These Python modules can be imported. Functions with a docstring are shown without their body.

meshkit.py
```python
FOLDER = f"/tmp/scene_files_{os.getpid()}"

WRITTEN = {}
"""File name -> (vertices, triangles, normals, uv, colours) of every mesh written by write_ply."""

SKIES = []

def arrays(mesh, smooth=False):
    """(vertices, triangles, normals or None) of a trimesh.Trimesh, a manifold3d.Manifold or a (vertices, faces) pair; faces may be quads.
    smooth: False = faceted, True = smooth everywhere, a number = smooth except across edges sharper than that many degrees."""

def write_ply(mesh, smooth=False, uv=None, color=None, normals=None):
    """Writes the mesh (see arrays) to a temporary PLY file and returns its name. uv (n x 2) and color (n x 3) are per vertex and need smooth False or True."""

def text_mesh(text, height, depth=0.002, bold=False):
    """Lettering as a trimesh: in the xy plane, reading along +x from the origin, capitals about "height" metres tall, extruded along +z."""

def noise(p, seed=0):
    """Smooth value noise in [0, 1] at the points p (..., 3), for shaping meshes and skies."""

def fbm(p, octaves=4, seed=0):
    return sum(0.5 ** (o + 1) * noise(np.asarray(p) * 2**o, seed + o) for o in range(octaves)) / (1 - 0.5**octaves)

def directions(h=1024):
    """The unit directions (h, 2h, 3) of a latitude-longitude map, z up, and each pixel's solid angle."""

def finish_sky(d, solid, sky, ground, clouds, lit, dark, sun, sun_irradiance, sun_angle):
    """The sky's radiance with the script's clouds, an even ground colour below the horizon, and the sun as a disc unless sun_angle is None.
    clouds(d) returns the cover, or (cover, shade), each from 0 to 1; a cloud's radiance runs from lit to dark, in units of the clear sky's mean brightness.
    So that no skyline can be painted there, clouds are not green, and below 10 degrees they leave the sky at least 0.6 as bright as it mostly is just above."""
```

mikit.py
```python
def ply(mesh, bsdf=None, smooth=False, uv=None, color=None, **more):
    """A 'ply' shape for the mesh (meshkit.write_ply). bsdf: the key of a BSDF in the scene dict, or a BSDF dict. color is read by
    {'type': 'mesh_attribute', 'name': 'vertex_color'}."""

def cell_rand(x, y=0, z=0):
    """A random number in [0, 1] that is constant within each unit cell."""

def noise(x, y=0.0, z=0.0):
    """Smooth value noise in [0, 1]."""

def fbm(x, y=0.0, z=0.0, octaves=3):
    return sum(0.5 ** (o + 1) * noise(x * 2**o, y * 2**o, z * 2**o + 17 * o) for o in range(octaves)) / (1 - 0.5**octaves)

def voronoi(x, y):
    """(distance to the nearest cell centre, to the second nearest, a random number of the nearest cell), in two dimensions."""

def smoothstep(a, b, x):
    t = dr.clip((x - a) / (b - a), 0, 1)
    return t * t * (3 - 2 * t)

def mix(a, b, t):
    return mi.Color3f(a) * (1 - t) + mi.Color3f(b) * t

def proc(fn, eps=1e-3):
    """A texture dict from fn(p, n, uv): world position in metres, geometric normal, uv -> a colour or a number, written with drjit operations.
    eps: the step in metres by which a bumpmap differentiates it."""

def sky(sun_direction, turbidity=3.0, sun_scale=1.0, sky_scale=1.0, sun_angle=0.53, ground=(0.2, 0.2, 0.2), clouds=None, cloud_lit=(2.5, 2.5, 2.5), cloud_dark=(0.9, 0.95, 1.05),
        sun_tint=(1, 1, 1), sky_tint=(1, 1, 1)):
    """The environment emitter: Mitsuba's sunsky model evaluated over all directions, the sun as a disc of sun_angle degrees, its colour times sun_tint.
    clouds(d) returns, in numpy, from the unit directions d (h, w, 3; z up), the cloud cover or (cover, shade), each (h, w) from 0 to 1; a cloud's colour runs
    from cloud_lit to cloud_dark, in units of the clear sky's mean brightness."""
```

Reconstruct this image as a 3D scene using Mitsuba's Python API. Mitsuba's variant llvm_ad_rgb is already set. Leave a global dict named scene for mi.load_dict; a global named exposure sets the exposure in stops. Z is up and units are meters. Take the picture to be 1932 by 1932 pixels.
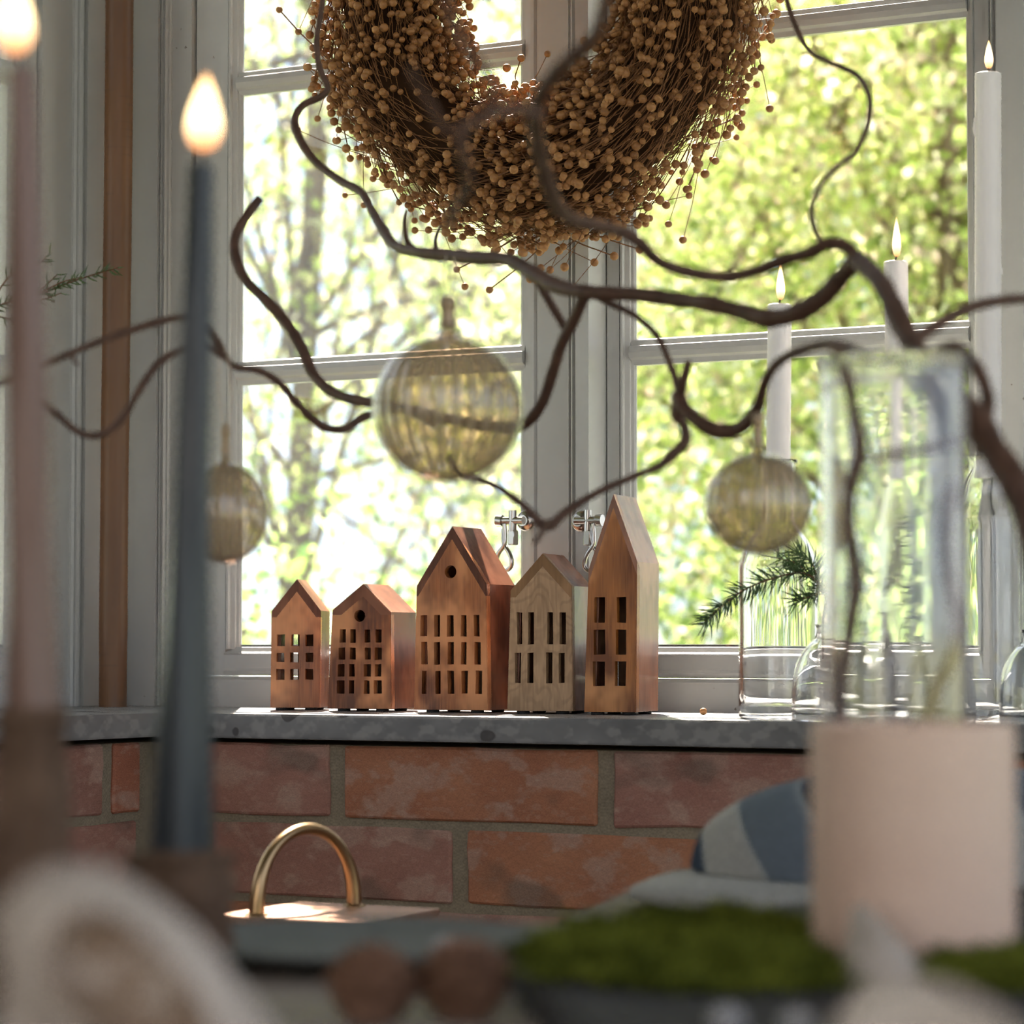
import math, random
import numpy as np
import trimesh
import shapely.geometry as sg
import manifold3d as m3
import drjit as dr
import mitsuba as mi
import mikit, meshkit
from mikit import ply, proc, noise, fbm, smoothstep, mix, cell_rand
T4 = mi.ScalarTransform4f
scene, labels = {}, {}

# ------------------------------------------------------------------ camera, sky, exposure
CZ = 0.92                      # camera height
F, C0, HZ = 5400.0, 966.0, 1220.0   # focal length in pixels of a 1932 px frame, image centre, horizon row
PITCH = math.atan((HZ - C0) / F)
scene['camera'] = {'type': 'thinlens', 'fov': 2 * math.degrees(math.atan(C0 / F)), 'fov_axis': 'x',
                   'aperture_radius': 0.0056, 'focus_distance': 2.74, 'near_clip': 0.05, 'far_clip': 500.0,
                   'to_world': T4().look_at(origin=[0, 0, CZ], target=[0, math.cos(PITCH), CZ + math.sin(PITCH)], up=[0, 0, 1])}
SUN = np.array([-.07, .98, 1.36])
scene['sky'] = mikit.sky(SUN / np.linalg.norm(SUN), turbidity=3.0, sun_scale=3.6, sky_scale=1.0, sun_angle=0.6, sun_tint=(.93, .98, 1.10), ground=(0.16, 0.17, 0.10),
                         clouds=lambda d: np.clip(1.35 * meshkit.fbm(d * [3, 3, 6], 4, 3) - 0.2, 0, 1), cloud_lit=(2.7, 2.6, 2.5), cloud_dark=(1.55, 1.5, 1.48), sky_tint=(.96, 0.97, 1.04))
exposure = 3.05

# ------------------------------------------------------------------ pixel -> world helpers (used once, to read real positions off the photograph)
def P(px, py, Y):
    x, y = (px - C0) / F, (C0 - py) / F
    d = np.array([x, math.cos(PITCH) - y * math.sin(PITCH), math.sin(PITCH) + y * math.cos(PITCH)])
    return np.array([0, 0, CZ]) + d * (Y / d[1])
TH = math.radians(28.86)
U = np.array([math.cos(TH), -math.sin(TH), 0]); N = np.array([-math.sin(TH), -math.cos(TH), 0]); ZV = np.array([0, 0, 1.0])
O0 = np.array([0, 2.57, 0])     # front edge of the sill straight ahead
MW = np.eye(4); MW[:3, 0], MW[:3, 1], MW[:3, 2], MW[:3, 3] = U, -N, ZV, O0     # front wall frame: s along, b away from the room, z up
def wall_hit(px, py, b, M):     # (s, z) where the view through a pixel meets the plane b of a wall frame
    d = P(px, py, 1.0) - [0, 0, CZ]
    k = (M[:3, 1] @ (M[:3, 3] + M[:3, 1] * b) - M[:3, 1] @ np.array([0, 0, CZ])) / (M[:3, 1] @ d)
    q = np.array([0, 0, CZ]) + k * d - M[:3, 3]
    return M[:3, 0] @ q, q[2]
def S(px, b=0.26, py=350): return wall_hit(px, py, b, MW)[0]
def Zw(px, py, b=0.26): return wall_hit(px, py, b, MW)[1]

# ------------------------------------------------------------------ scene bookkeeping
def key_for(name, parent=None):
    base = name if parent is None else parent + '__' + name
    taken = lambda k: k in used
    if not taken(base):
        used.add(base); return base
    i = 1
    while taken(f'{base}_{i:03d}'): i += 1
    used.add(f'{base}_{i:03d}'); return f'{base}_{i:03d}'
used = set()
def thing(name, label, cat, group=None, kind=None):
    k = key_for(name); labels[k] = {'label': label}
    if cat: labels[k]['category'] = cat
    if group: labels[k]['group'] = group
    if kind: labels[k]['kind'] = kind
    return k
def part(parent, name, mesh, bsdf, smooth=30, label=None, kind=None, **more):
    k = key_for(name, parent)
    scene[k] = ply(mesh, bsdf, smooth=smooth, **more)
    if label or kind:
        labels[k] = {}
        if label: labels[k]['label'] = label
        if kind: labels[k]['kind'] = kind
    return k
def single(name, mesh, bsdf, label, cat=None, group=None, kind=None, smooth=30, **more):
    k = thing(name, label, cat, group, kind); scene[k] = ply(mesh, bsdf, smooth=smooth, **more); return k

# ------------------------------------------------------------------ mesh helpers
def cat(*ms):
    ms = [m for g in ms for m in (g if isinstance(g, (list, tuple)) else [g])]
    return trimesh.util.concatenate(ms)
def mv(mesh, M):
    m = mesh.copy(); m.apply_transform(M); return m
def shift(x, y, z):
    M = np.eye(4); M[:3, 3] = x, y, z; return M
def rotz(a, o=(0, 0, 0)):
    M = np.eye(4); c, s = math.cos(a), math.sin(a); M[:2, :2] = [[c, -s], [s, c]]; M[:3, 3] = o; return M
def frame(z, o):
    z = np.asarray(z, float) / np.linalg.norm(z); x = np.cross([0, 0, 1.0] if abs(z[2]) < .9 else [1.0, 0, 0], z); x /= np.linalg.norm(x)
    M = np.eye(4); M[:3, 0], M[:3, 1], M[:3, 2], M[:3, 3] = x, np.cross(z, x), z, o; return M
def cbox(x0, x1, y0, y1, z0, z1, c=0.001):
    v = []
    for i, x in enumerate((x0, x1)):
        for j, y in enumerate((y0, y1)):
            for k, z in enumerate((z0, z1)):
                a = (1, -1)[i] * c, (1, -1)[j] * c, (1, -1)[k] * c
                v += [[x, y + a[1], z + a[2]], [x + a[0], y, z + a[2]], [x + a[0], y + a[1], z]]
    h = trimesh.Trimesh(v, process=False).convex_hull; h.fix_normals(); return h
def catmull(pts, n=6):
    p = np.asarray(pts, float); p = np.vstack([2 * p[0] - p[1], p, 2 * p[-1] - p[-2]]); out = []
    for i in range(1, len(p) - 2):
        for t in np.arange(n) / n:
            a, b, c, d = p[i - 1:i + 3]
            out.append(.5 * (2 * b + (c - a) * t + (2 * a - 5 * b + 4 * c - d) * t * t + (3 * b - a - 3 * c + d) * t ** 3))
    out.append(p[-2]); return np.array(out)
def tube(p, r, sides=10, cap=True, squash=None):
    p = np.asarray(p, float); n = len(p); r = np.broadcast_to(r, (n,)).astype(float)
    t = np.gradient(p, axis=0); t /= np.linalg.norm(t, axis=1, keepdims=True) + 1e-12
    a = np.cross(t[0], [0, 0, 1.0] if abs(t[0][2]) < .9 else [1.0, 0, 0]); A = []
    for i in range(n):
        a = a - t[i] * (a @ t[i]); a /= np.linalg.norm(a) + 1e-12; A.append(a)
    A = np.array(A); B = np.cross(t, A); ang = np.arange(sides) * 2 * np.pi / sides
    rr = r[:, None] * np.ones(sides) if squash is None else r[:, None] * squash(np.arange(n) / (n - 1), ang)
    v = p[:, None] + rr[..., None] * (np.cos(ang)[None, :, None] * A[:, None] + np.sin(ang)[None, :, None] * B[:, None])
    v = v.reshape(-1, 3); f = []
    i, j = np.meshgrid(np.arange(n - 1), np.arange(sides), indexing='ij'); q = i * sides + j; w = i * sides + (j + 1) % sides
    f = np.concatenate([np.stack([q, w, w + sides], -1).reshape(-1, 3), np.stack([q, w + sides, q + sides], -1).reshape(-1, 3)])
    if cap:
        v = np.vstack([v, p[0], p[-1]]); j = np.arange(sides); k = (j + 1) % sides
        f = np.vstack([f, np.stack([k, j, j * 0 + len(v) - 2], 1), np.stack([j + (n - 1) * sides, k + (n - 1) * sides, j * 0 + len(v) - 1], 1)])
    return trimesh.Trimesh(v, f, process=False)
def lathe(prof, seg=48, rib=None):
    prof = np.asarray(prof, float); n = len(prof); ang = np.arange(seg) * 2 * np.pi / seg
    k = np.ones((n, seg)) if rib is None else rib(np.arange(n) / (n - 1), ang)
    v = np.stack([prof[:, :1] * k * np.cos(ang), prof[:, :1] * k * np.sin(ang), prof[:, 1:] * np.ones(seg)], -1).reshape(-1, 3)
    i, j = np.meshgrid(np.arange(n - 1), np.arange(seg), indexing='ij'); q = i * seg + j; w = i * seg + (j + 1) % seg
    f = np.concatenate([np.stack([q, w, w + seg], -1).reshape(-1, 3), np.stack([q, w + seg, q + seg], -1).reshape(-1, 3)])
    m = trimesh.Trimesh(v, f, process=False); m.merge_vertices(); m.update_faces(m.nondegenerate_faces()); return m
def smooth_prof(pts, n=5): return catmull(pts, n)
def ext(poly, M, h):            # polygon (list or shapely) pushed along the local z of M
    p = poly if hasattr(poly, 'area') else sg.Polygon(poly)
    return mv(trimesh.creation.extrude_polygon(p, h, engine='earcut'), M)
def MF(Mw, axes, o):            # a frame inside a wall frame, axes given as columns in (s, b, z)
    L = np.eye(4); L[:3, :3] = np.array(axes, float).T; L[:3, 3] = o; return Mw @ L
def vbar(Mw, prof, z0, z1): return ext(prof, MF(Mw, [[1, 0, 0], [0, 1, 0], [0, 0, 1]], [0, 0, z0]), z1 - z0)   # profile in (s, b)
def hbar(Mw, prof, s0, s1): return ext(prof, MF(Mw, [[0, 1, 0], [0, 0, 1], [1, 0, 0]], [s0, 0, 0]), s1 - s0)   # profile in (b, z)
def man(m): return m3.Manifold(m3.Mesh(np.asarray(m.vertices, np.float32), np.asarray(m.faces, np.uint32)))
def tri(m):
    q = m.to_mesh(); return trimesh.Trimesh(q.vert_properties[:, :3], q.tri_verts, process=False)

# ------------------------------------------------------------------ materials
def mat(name, col, rough=.5, spec=.5, **more):
    c = {'type': 'rgb', 'value': list(col)} if not isinstance(col, dict) else col
    scene[name] = {'type': 'twosided', 'bsdf': {'type': 'principled', 'base_color': c, 'roughness': rough, 'specular': spec, **more}}
    return name
def paint_fn(p, n, uv):
    k = fbm(p.x * 9, p.y * 9, p.z * 2.5, 2); s = smoothstep(.90, .93, noise(p.x * 190, p.y * 190, p.z * 150)) * smoothstep(.70, .76, noise(p.x * 9, p.y * 9, p.z * 7))
    return mix(mix((.365, .372, .362), (.44, .448, .435), k), (.16, .14, .12), s)
mat('paint', proc(paint_fn), .42, .5)
mat('dark_gap', (.03, .028, .025), .8)
def stone_fn(p, n, uv):
    a = fbm(p.x * 30, p.y * 30, p.z * 40, 4); b = smoothstep(.46, .66, fbm(p.x * 80 + 5, p.y * 80, p.z * 90, 3)); h = smoothstep(.80, .84, noise(p.x * 38, p.y * 38, p.z * 50))
    return mix(mix(mix((.08, .082, .083), (.22, .222, .218), a), (.27, .268, .255), b * .5), (.035, .03, .028), h * .8)
mat('sill_stone', proc(stone_fn), .36, .5)
def brick_fn(c1, c2, k0):
    def f(p, n, uv):
        a = fbm(p.x * 22 + k0, p.y * 22, p.z * 26, 4); b = smoothstep(.50, .62, fbm(p.x * 34 + 3 * k0, p.y * 34, p.z * 40 + 9, 5)); c_ = smoothstep(.60, .66, fbm(p.x * 130 + k0, p.y * 130, p.z * 210, 3)); g = noise(p.x * 900, p.y * 900, p.z * 900)
        d = smoothstep(.58, .70, fbm(p.x * 14 + 7 * k0, p.y * 14 + 4, p.z * 16, 3))
        return mix(mix(mix(c1, c2, a), (.30, .205, .16), b * .55 + c_ * .25), (.085, .065, .05), d * .55) * (1.0 + .4 * g)
    return f
for i, (a, b) in enumerate([((.18, .062, .038), (.30, .125, .075)), ((.19, .085, .065), (.28, .15, .115)), ((.15, .07, .052), (.25, .13, .10)), ((.21, .08, .045), (.33, .155, .085))]):
    mat(f'brick_{i}', proc(brick_fn(a, b, 1.7 * i)), .85, .25)
def mortar_fn(p, n, uv):
    g = noise(p.x * 700, p.y * 700, p.z * 700); return mix((.14, .115, .08), (.30, .255, .185), .6 * g + .4 * fbm(p.x * 60, p.y * 60, p.z * 60, 3))
mat('mortar', proc(mortar_fn), .95, .1)
def wood_fn(dark, light, worn, kx):
    def f(p, n, uv):
        g = fbm(p.x * 120 + kx, p.y * 120, p.z * 14 + kx, 3); s = noise(p.x * 900 + kx, p.y * 900, p.z * 50); w = smoothstep(.42, .68, fbm(p.x * 30 + kx, p.y * 30, p.z * 17, 4))
        return mix(mix(dark, light, dr.clip(1.9 * fbm(p.x * 24 + kx, p.y * 24 + 5, p.z * 11, 3) - .75 + .5 * (g - .5) + .35 * s, 0, 1)), worn, w * .75)
    return f
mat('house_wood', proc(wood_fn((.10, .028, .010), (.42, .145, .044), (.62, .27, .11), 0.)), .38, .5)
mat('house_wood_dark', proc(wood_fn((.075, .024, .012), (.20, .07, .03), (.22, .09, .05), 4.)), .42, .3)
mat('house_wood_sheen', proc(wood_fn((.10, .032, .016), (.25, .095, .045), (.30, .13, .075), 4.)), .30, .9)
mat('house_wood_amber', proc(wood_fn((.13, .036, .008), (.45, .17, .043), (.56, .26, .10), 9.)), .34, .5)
def pale_wood_fn(p, n, uv):
    q = fbm(p.x * 40, p.y * 40, p.z * 22, 3); ring = .5 + .5 * dr.sin(q * 46 + p.z * 170); s = noise(p.x * 700, p.y * 700, p.z * 60)
    return mix(mix((.23, .135, .07), (.48, .31, .18), .5 * s + .5 * q), (.18, .10, .05), smoothstep(.4, 1., ring) * .30)
mat('house_wood_pale', proc(pale_wood_fn), .5, .4)
mat('pale_edge', proc(wood_fn((.17, .085, .03), (.33, .18, .075), (.38, .21, .10), 6.)), .45, .4)
mat('inside_wood', (.16, .09, .05), .7, .2)
mat('black_rubber', (.012, .012, .012), .7)
def pole_fn(p, n, uv):
    g = fbm(p.x * 60, p.y * 60, p.z * 6, 3); r = noise(p.x * 30, p.y * 30, p.z * 260); b = fbm(p.z * 7, p.x * 10, 3., 3); lo = smoothstep(.90, .85, p.z + .05 * g)
    c = mix(mix((.05, .02, .008), (.17, .08, .032), .6 * g + .4 * b), (.10, .05, .025), smoothstep(.62, .8, r) * .5)
    return mix(c, (.11, .085, .06), lo * .7)
mat('pole_wood', proc(pole_fn), .45, .45)
def bark_fn(p, n, uv):
    return mix((.045, .022, .015), (.13, .068, .046), fbm(p.x * 110, p.y * 110, p.z * 110, 3))
mat('hazel_bark', proc(bark_fn), .6, .35)
mat('capsule', proc(lambda p, n, uv: mix((.15, .058, .016), (.46, .23, .085), fbm(p.x * 75, p.y * 75, p.z * 75, 2) * .7 + .3 * noise(p.x * 500, p.y * 500, p.z * 500))), .5, .4)
mat('flax_stem', proc(lambda p, n, uv: mix((.085, .034, .011), (.25, .115, .042), noise(p.x * 220, p.y * 220, p.z * 220))), .65, .3)
mat('wreath_core', (.035, .016, .007), .9, .1)
mat('steel', (.50, .49, .47), .18, .5, metallic=1.0)
mat('copper', proc(lambda p, n, uv: mix((.36, .20, .13), (.52, .33, .24), fbm(p.x * 40, p.y * 40, p.z * 40, 3))), .42, .5, metallic=.75)
mat('brass', (.42, .28, .15), .28, .5, metallic=1.0)
mat('copper_dark', (.10, .05, .035), .5, .5, metallic=.5)
scene['glass'] = {'type': 'dielectric', 'int_ior': 1.5, 'specular_transmittance': {'type': 'rgb', 'value': [.985, .992, .995]}}
scene['pane_glass'] = {'type': 'thindielectric', 'int_ior': 1.5}
scene['bauble_glass'] = {'type': 'blendbsdf', 'weight': proc(lambda p, n, uv: .50 + .22 * dr.cos(uv.x * 6.2831853) + .18 * (noise(uv.x * .9, uv.y * 5., 2.) - .5)),
    'a': {'type': 'thindielectric', 'int_ior': 1.6, 'specular_transmittance': {'type': 'rgb', 'value': [.90, .86, .83]}},
    'b': {'type': 'principledthin', 'base_color': {'type': 'rgb', 'value': [.50, .43, .36]}, 'roughness': .2, 'diff_trans': 1.0, 'spec_trans': 0.35, 'eta': 1.5}}
mat('bauble_cap', (.34, .25, .16), .4, .5, metallic=.5)
mat('thread', (.55, .47, .38), .8, .2)
mat('white_wax', (.92, .88, .87), .45, .45)
mat('pillar_wax', proc(lambda p, n, uv: mix((.60, .41, .32), (.68, .51, .41), fbm(p.x * 18, p.y * 18, p.z * 25, 3))), .45, .4)
mat('blue_wax', (.018, .027, .036), .32, .5)
mat('brown_wax', (.15, .085, .066), .34, .5)
mat('wick', (.01, .008, .007), .9)
mat('rough_bark', proc(lambda p, n, uv: mix((.05, .028, .018), (.17, .11, .075), fbm(p.x * 55, p.y * 55, p.z * 55, 4))), .85, .2)
mat('pale_birch', proc(lambda p, n, uv: mix((.33, .275, .23), (.53, .47, .42), fbm(p.x * 30, p.y * 30, p.z * 30, 3))), .7, .3)
mat('heart_wood', proc(lambda p, n, uv: mix((.16, .11, .08), (.30, .22, .16), fbm(p.x * 30, p.y * 30, p.z * 30, 3))), .8, .2)
mat('slate', proc(lambda p, n, uv: mix((.022, .023, .024), (.05, .05, .052), fbm(p.x * 50, p.y * 50, p.z * 50, 3))), .75, .2)
mat('stoneware', proc(lambda p, n, uv: mix((.125, .135, .128), (.175, .187, .178), fbm(p.x * 90, p.y * 90, p.z * 90, 3))), .8, .12)
mat('table_wood', proc(lambda p, n, uv: mix((.13, .105, .085), (.29, .25, .215), fbm(p.x * 12, p.y * 90, p.z * 90, 4))), .55, .35)
mat('dark_wood', (.035, .022, .016), .5, .4)
mat('moss_green', proc(lambda p, n, uv: mix((.010, .020, .002), (.20, .225, .030), fbm(p.x * 70, p.y * 70, p.z * 70, 3))), .9, .1)
mat('cone_scale', proc(lambda p, n, uv: mix((.13, .065, .04), (.30, .17, .11), noise(p.x * 180, p.y * 180, p.z * 180))), .7, .3)
mat('white_stone', (.34, .34, .345), .4, .4)
mat('needle', proc(lambda p, n, uv: mix((.018, .05, .014), (.07, .13, .035), noise(p.x * 150, p.y * 150, p.z * 150))), .45, .4)
mat('needle_stem', (.13, .06, .03), .7, .3)
def blanket_fn(p, n, uv):
    q = uv.x * 7.0 + .12 * fbm(p.x * 20, p.y * 20, p.z * 20, 2); w = q - dr.floor(q); k = dr.floor(q) - 3 * dr.floor(dr.floor(q) / 3)
    c = dr.select(k < .5, mi.Color3f(.36, .36, .34), dr.select(k < 1.5, mi.Color3f(.13, .16, .19), mi.Color3f(.035, .05, .075)))
    return mix(c, (.30, .33, .34), smoothstep(.85, 1., w) * .6) * (.8 + .4 * noise(p.x * 700, p.y * 700, p.z * 700))
mat('blanket_wool', proc(blanket_fn), .95, .1)
mat('pier_plaster', (.42, .41, .40), .9, .2)
mat('plaster', (.20, .205, .215), .9, .2)
mat('floor_tile', proc(lambda p, n, uv: mix((.045, .045, .048), (.085, .085, .09), fbm(p.x * 6, p.y * 6, 0., 3))), .6, .4)
mat('lawn', proc(lambda p, n, uv: mix((.05, .09, .02), (.16, .22, .06), fbm(p.x * 2, p.y * 2, 0., 4))), .95, .1)
mat('tree_bark', proc(lambda p, n, uv: mix((.07, .05, .04), (.30, .22, .19), fbm(p.x * 9, p.y * 9, p.z * 3, 3))), .9, .1)
scene['leaf'] = {'type': 'principledthin', 'base_color': {'type': 'mesh_attribute', 'name': 'vertex_color'}, 'roughness': .45, 'diff_trans': 1.05, 'spec_trans': 0.0, 'eta': 1.4}
scene['flame_skin'] = {'type': 'diffuse', 'reflectance': {'type': 'rgb', 'value': [.0, .0, .0]}}

# ------------------------------------------------------------------ the room
SILL = P(966, 1354, 2.57)[2]                       # top of the stone sill
SILL_T = (1402 - 1354) / F * 2.57
T = 0.26                                           # depth from the sill's front edge to the window frames
SC = S(300, 0, 1360)                               # where the sill turns the corner
ML = np.eye(4); ML[:3, 0], ML[:3, 1], ML[:3, 2], ML[:3, 3] = -N, -U, ZV, O0 + U * SC   # left wall frame
SW = SC - T                                        # inner corner of the two windows, in s of the front wall
TOP, HEAD = 2.60, CZ + 1.32
SR = S(2150)
k = single('floor', cbox(-3.2, 3.2, -3, 3.6, -.06, 0), 'floor_tile', 'worn dark grey floor tiles under the table', kind='structure')
ce = mv(cbox(-1.9, 2.6, -3.6, T + .25, TOP, TOP + .1), MW)
single('ceiling', ce, 'plaster', 'plain white plaster ceiling above the windows', kind='structure')
BF, BT = .0222, .018                                # mortar face, brick face (b)
wf = thing('wall_front', 'red brick wall with sandy mortar under the stone sill', None, kind='structure')
zb = SILL - SILL_T
scene[wf] = ply(cat(mv(cbox(SC - .3, 1.7, BF, BF + .3, 0, Zw(966, 1412.5, .018)), MW), mv(cbox(SC - .3, 1.7, .12, BF + .3, .7, zb - .001), MW), mv(cbox(SW - .15, 1.7, T + .01, T + .15, HEAD, TOP), MW)), 'mortar', smooth=False)
part(wf, 'pier', mv(cbox(SR, 1.75, T, T + .2, SILL, HEAD), MW), 'pier_plaster', False)
wl = thing('wall_left', 'red brick wall turning the corner below the sill at the left', None, kind='structure')
scene[wl] = ply(cat(mv(cbox(-1.9, BF, BF, BF + .3, 0, Zw(966, 1412.5, .018)), ML), mv(cbox(-1.9, BF, .12, BF + .3, .7, zb - .001), ML), mv(cbox(-4.6, -1.85, BF, BF + .3, 0, TOP), ML), mv(cbox(-1.9, T + .15, T + .01, T + .15, HEAD, TOP), ML)), 'mortar', smooth=False)
single('wall_right', cat(cbox(2.6, 2.75, .2, 3.0, 0, .7), cbox(2.6, 2.75, .2, 3.0, 2.2, TOP)), 'plaster', 'plain plaster parapet and lintel at the open right end of the room', kind='structure')

single('wall_back', cbox(-3.4, .9, -2.75, -2.6, 0, TOP), 'plaster', 'plain plaster back wall of the room', kind='structure')
rng = random.Random(5)
z_row = [Zw(966, 1413, BT), Zw(966, 1553, BT)]     # top and bottom of the first brick row
H_ROW = z_row[0] - z_row[1]; J_ROW = z_row[1] - Zw(966, 1570, BT)
L_BR = S(1125, BT, 1480) - S(648, BT, 1480); J_BR = S(1157, BT, 1480) - S(1125, BT, 1480)
OFF = [S(648, BT, 1480), S(850, BT, 1640) + J_BR]
def brick_mesh(x0, x1, z0, z1, r):
    v, nx, nz = [], 7, 4                            # a brick with uneven edges and a slightly lumpy face
    m = cbox(x0, x1, BT, BF + .012, z0, z1, .0022)
    m = m.subdivide().subdivide()
    q = m.vertices; o = meshkit.fbm(q * [55, 55, 70] + r * 31, 3, 2)[:, None] - .5; o2 = meshkit.fbm(q * [55, 55, 70] + r * 17 + 9, 3, 7)[:, None] - .5
    m.vertices = q + np.hstack([o * .0045, o2 * .0030, (o + o2) * .0035]); return m
for w, M, lo, hi in ((wf, MW, SC + .004, 1.6), (wl, ML, -1.8, -.004)):
    z1 = z_row[0]; row = 0
    while z1 > .05:
        x = (OFF[row % 2] if w == wf else OFF[row % 2] * .4 + .03) - 12 * (L_BR + J_BR)
        while x < hi:
            a, b = max(x, lo), min(x + L_BR, hi)
            if b - a > .03:
                i = (row * 3 + int(round((x + 20) * 7))) % 4
                if row < 4: part(w, 'brick', mv(brick_mesh(a, b, z1 - H_ROW, z1, row * 7 + x * 3), M), f'brick_{i}', 35)
                else: part(w, 'brick', mv(cbox(a, b, BT, BF + .01, z1 - H_ROW, z1, .003), M), f'brick_{i}', False)
            x += L_BR + J_BR
        z1 -= H_ROW + J_ROW; row += 1

def slab(pts, z0, z1):                              # plan polygon in (s, b) of the front wall
    body = man(ext(sg.Polygon(pts).buffer(-.0015, join_style=2), MF(MW, [[1, 0, 0], [0, 1, 0], [0, 0, 1]], [0, 0, z0]), z1 - z0))
    mid = man(ext(pts, MF(MW, [[1, 0, 0], [0, 1, 0], [0, 0, 1]], [0, 0, z0 + .0015]), z1 - z0 - .003))
    return tri(body + mid)
single('windowsill', slab([(SC, -1.8), (SC, 0), (1.65, 0), (1.65, T + .1), (SW - .1, T + .1), (SW - .1, -1.8)], SILL - SILL_T, SILL), 'sill_stone',
       'thick grey stone windowsill running along both windows under the wooden houses', kind='structure')

# ------------------------------------------------------------------ windows
ZR = CZ + .0012; ZB = Zw(450, 1277); ZT = HEAD - .03           # glass bottom, rail bottom, glass top
ZM1 = Zw(577, 699, .285); ZM2 = Zw(715, 132, .285)
HB = .0135                                                     # half height of a glazing bar
def stile(b): return lambda s0, s1: [(s0, b), (s1, b), (s1, b + .04), (s0, b + .04)]
def bead(w, Mw, s0, s1, b, z0, z1, side):                      # stepped glazing bead; side +1: the glass is on the right
    a, e = (s0, s1) if side > 0 else (s1, s0); d = (e - a)
    pr = [(a, b + .002), (a + .12 * d, b - .0015), (a + .28 * d, b - .001), (a + .33 * d, b + .0025), (a + .42 * d, b + .003), (a + .66 * d, b + .0045), (a + .70 * d, b + .0065), (a + .88 * d, b + .0072), (e, b + .0095), (e, b + .0112), (a, b + .0112)]
    part(w, 'glazing_bead', vbar(Mw, pr if side > 0 else pr[::-1], z0, z1), 'paint', 25)
def bar(w, Mw, s0, s1, zc, b):
    pr = [(b + .013, zc - HB), (b + .0075, zc - HB * .96), (b + .0055, zc - HB * .62), (b + .004, zc - HB * .55), (b + .001, zc - HB * .45), (b - .001, zc - HB * .05), (b, zc + HB * .38), (b + .005, zc + HB * .5), (b + .006, zc + HB * .85), (b + .013, zc + HB)]
    part(w, 'glazing_bar', hbar(Mw, pr, s0, s1), 'paint', 25)
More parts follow.
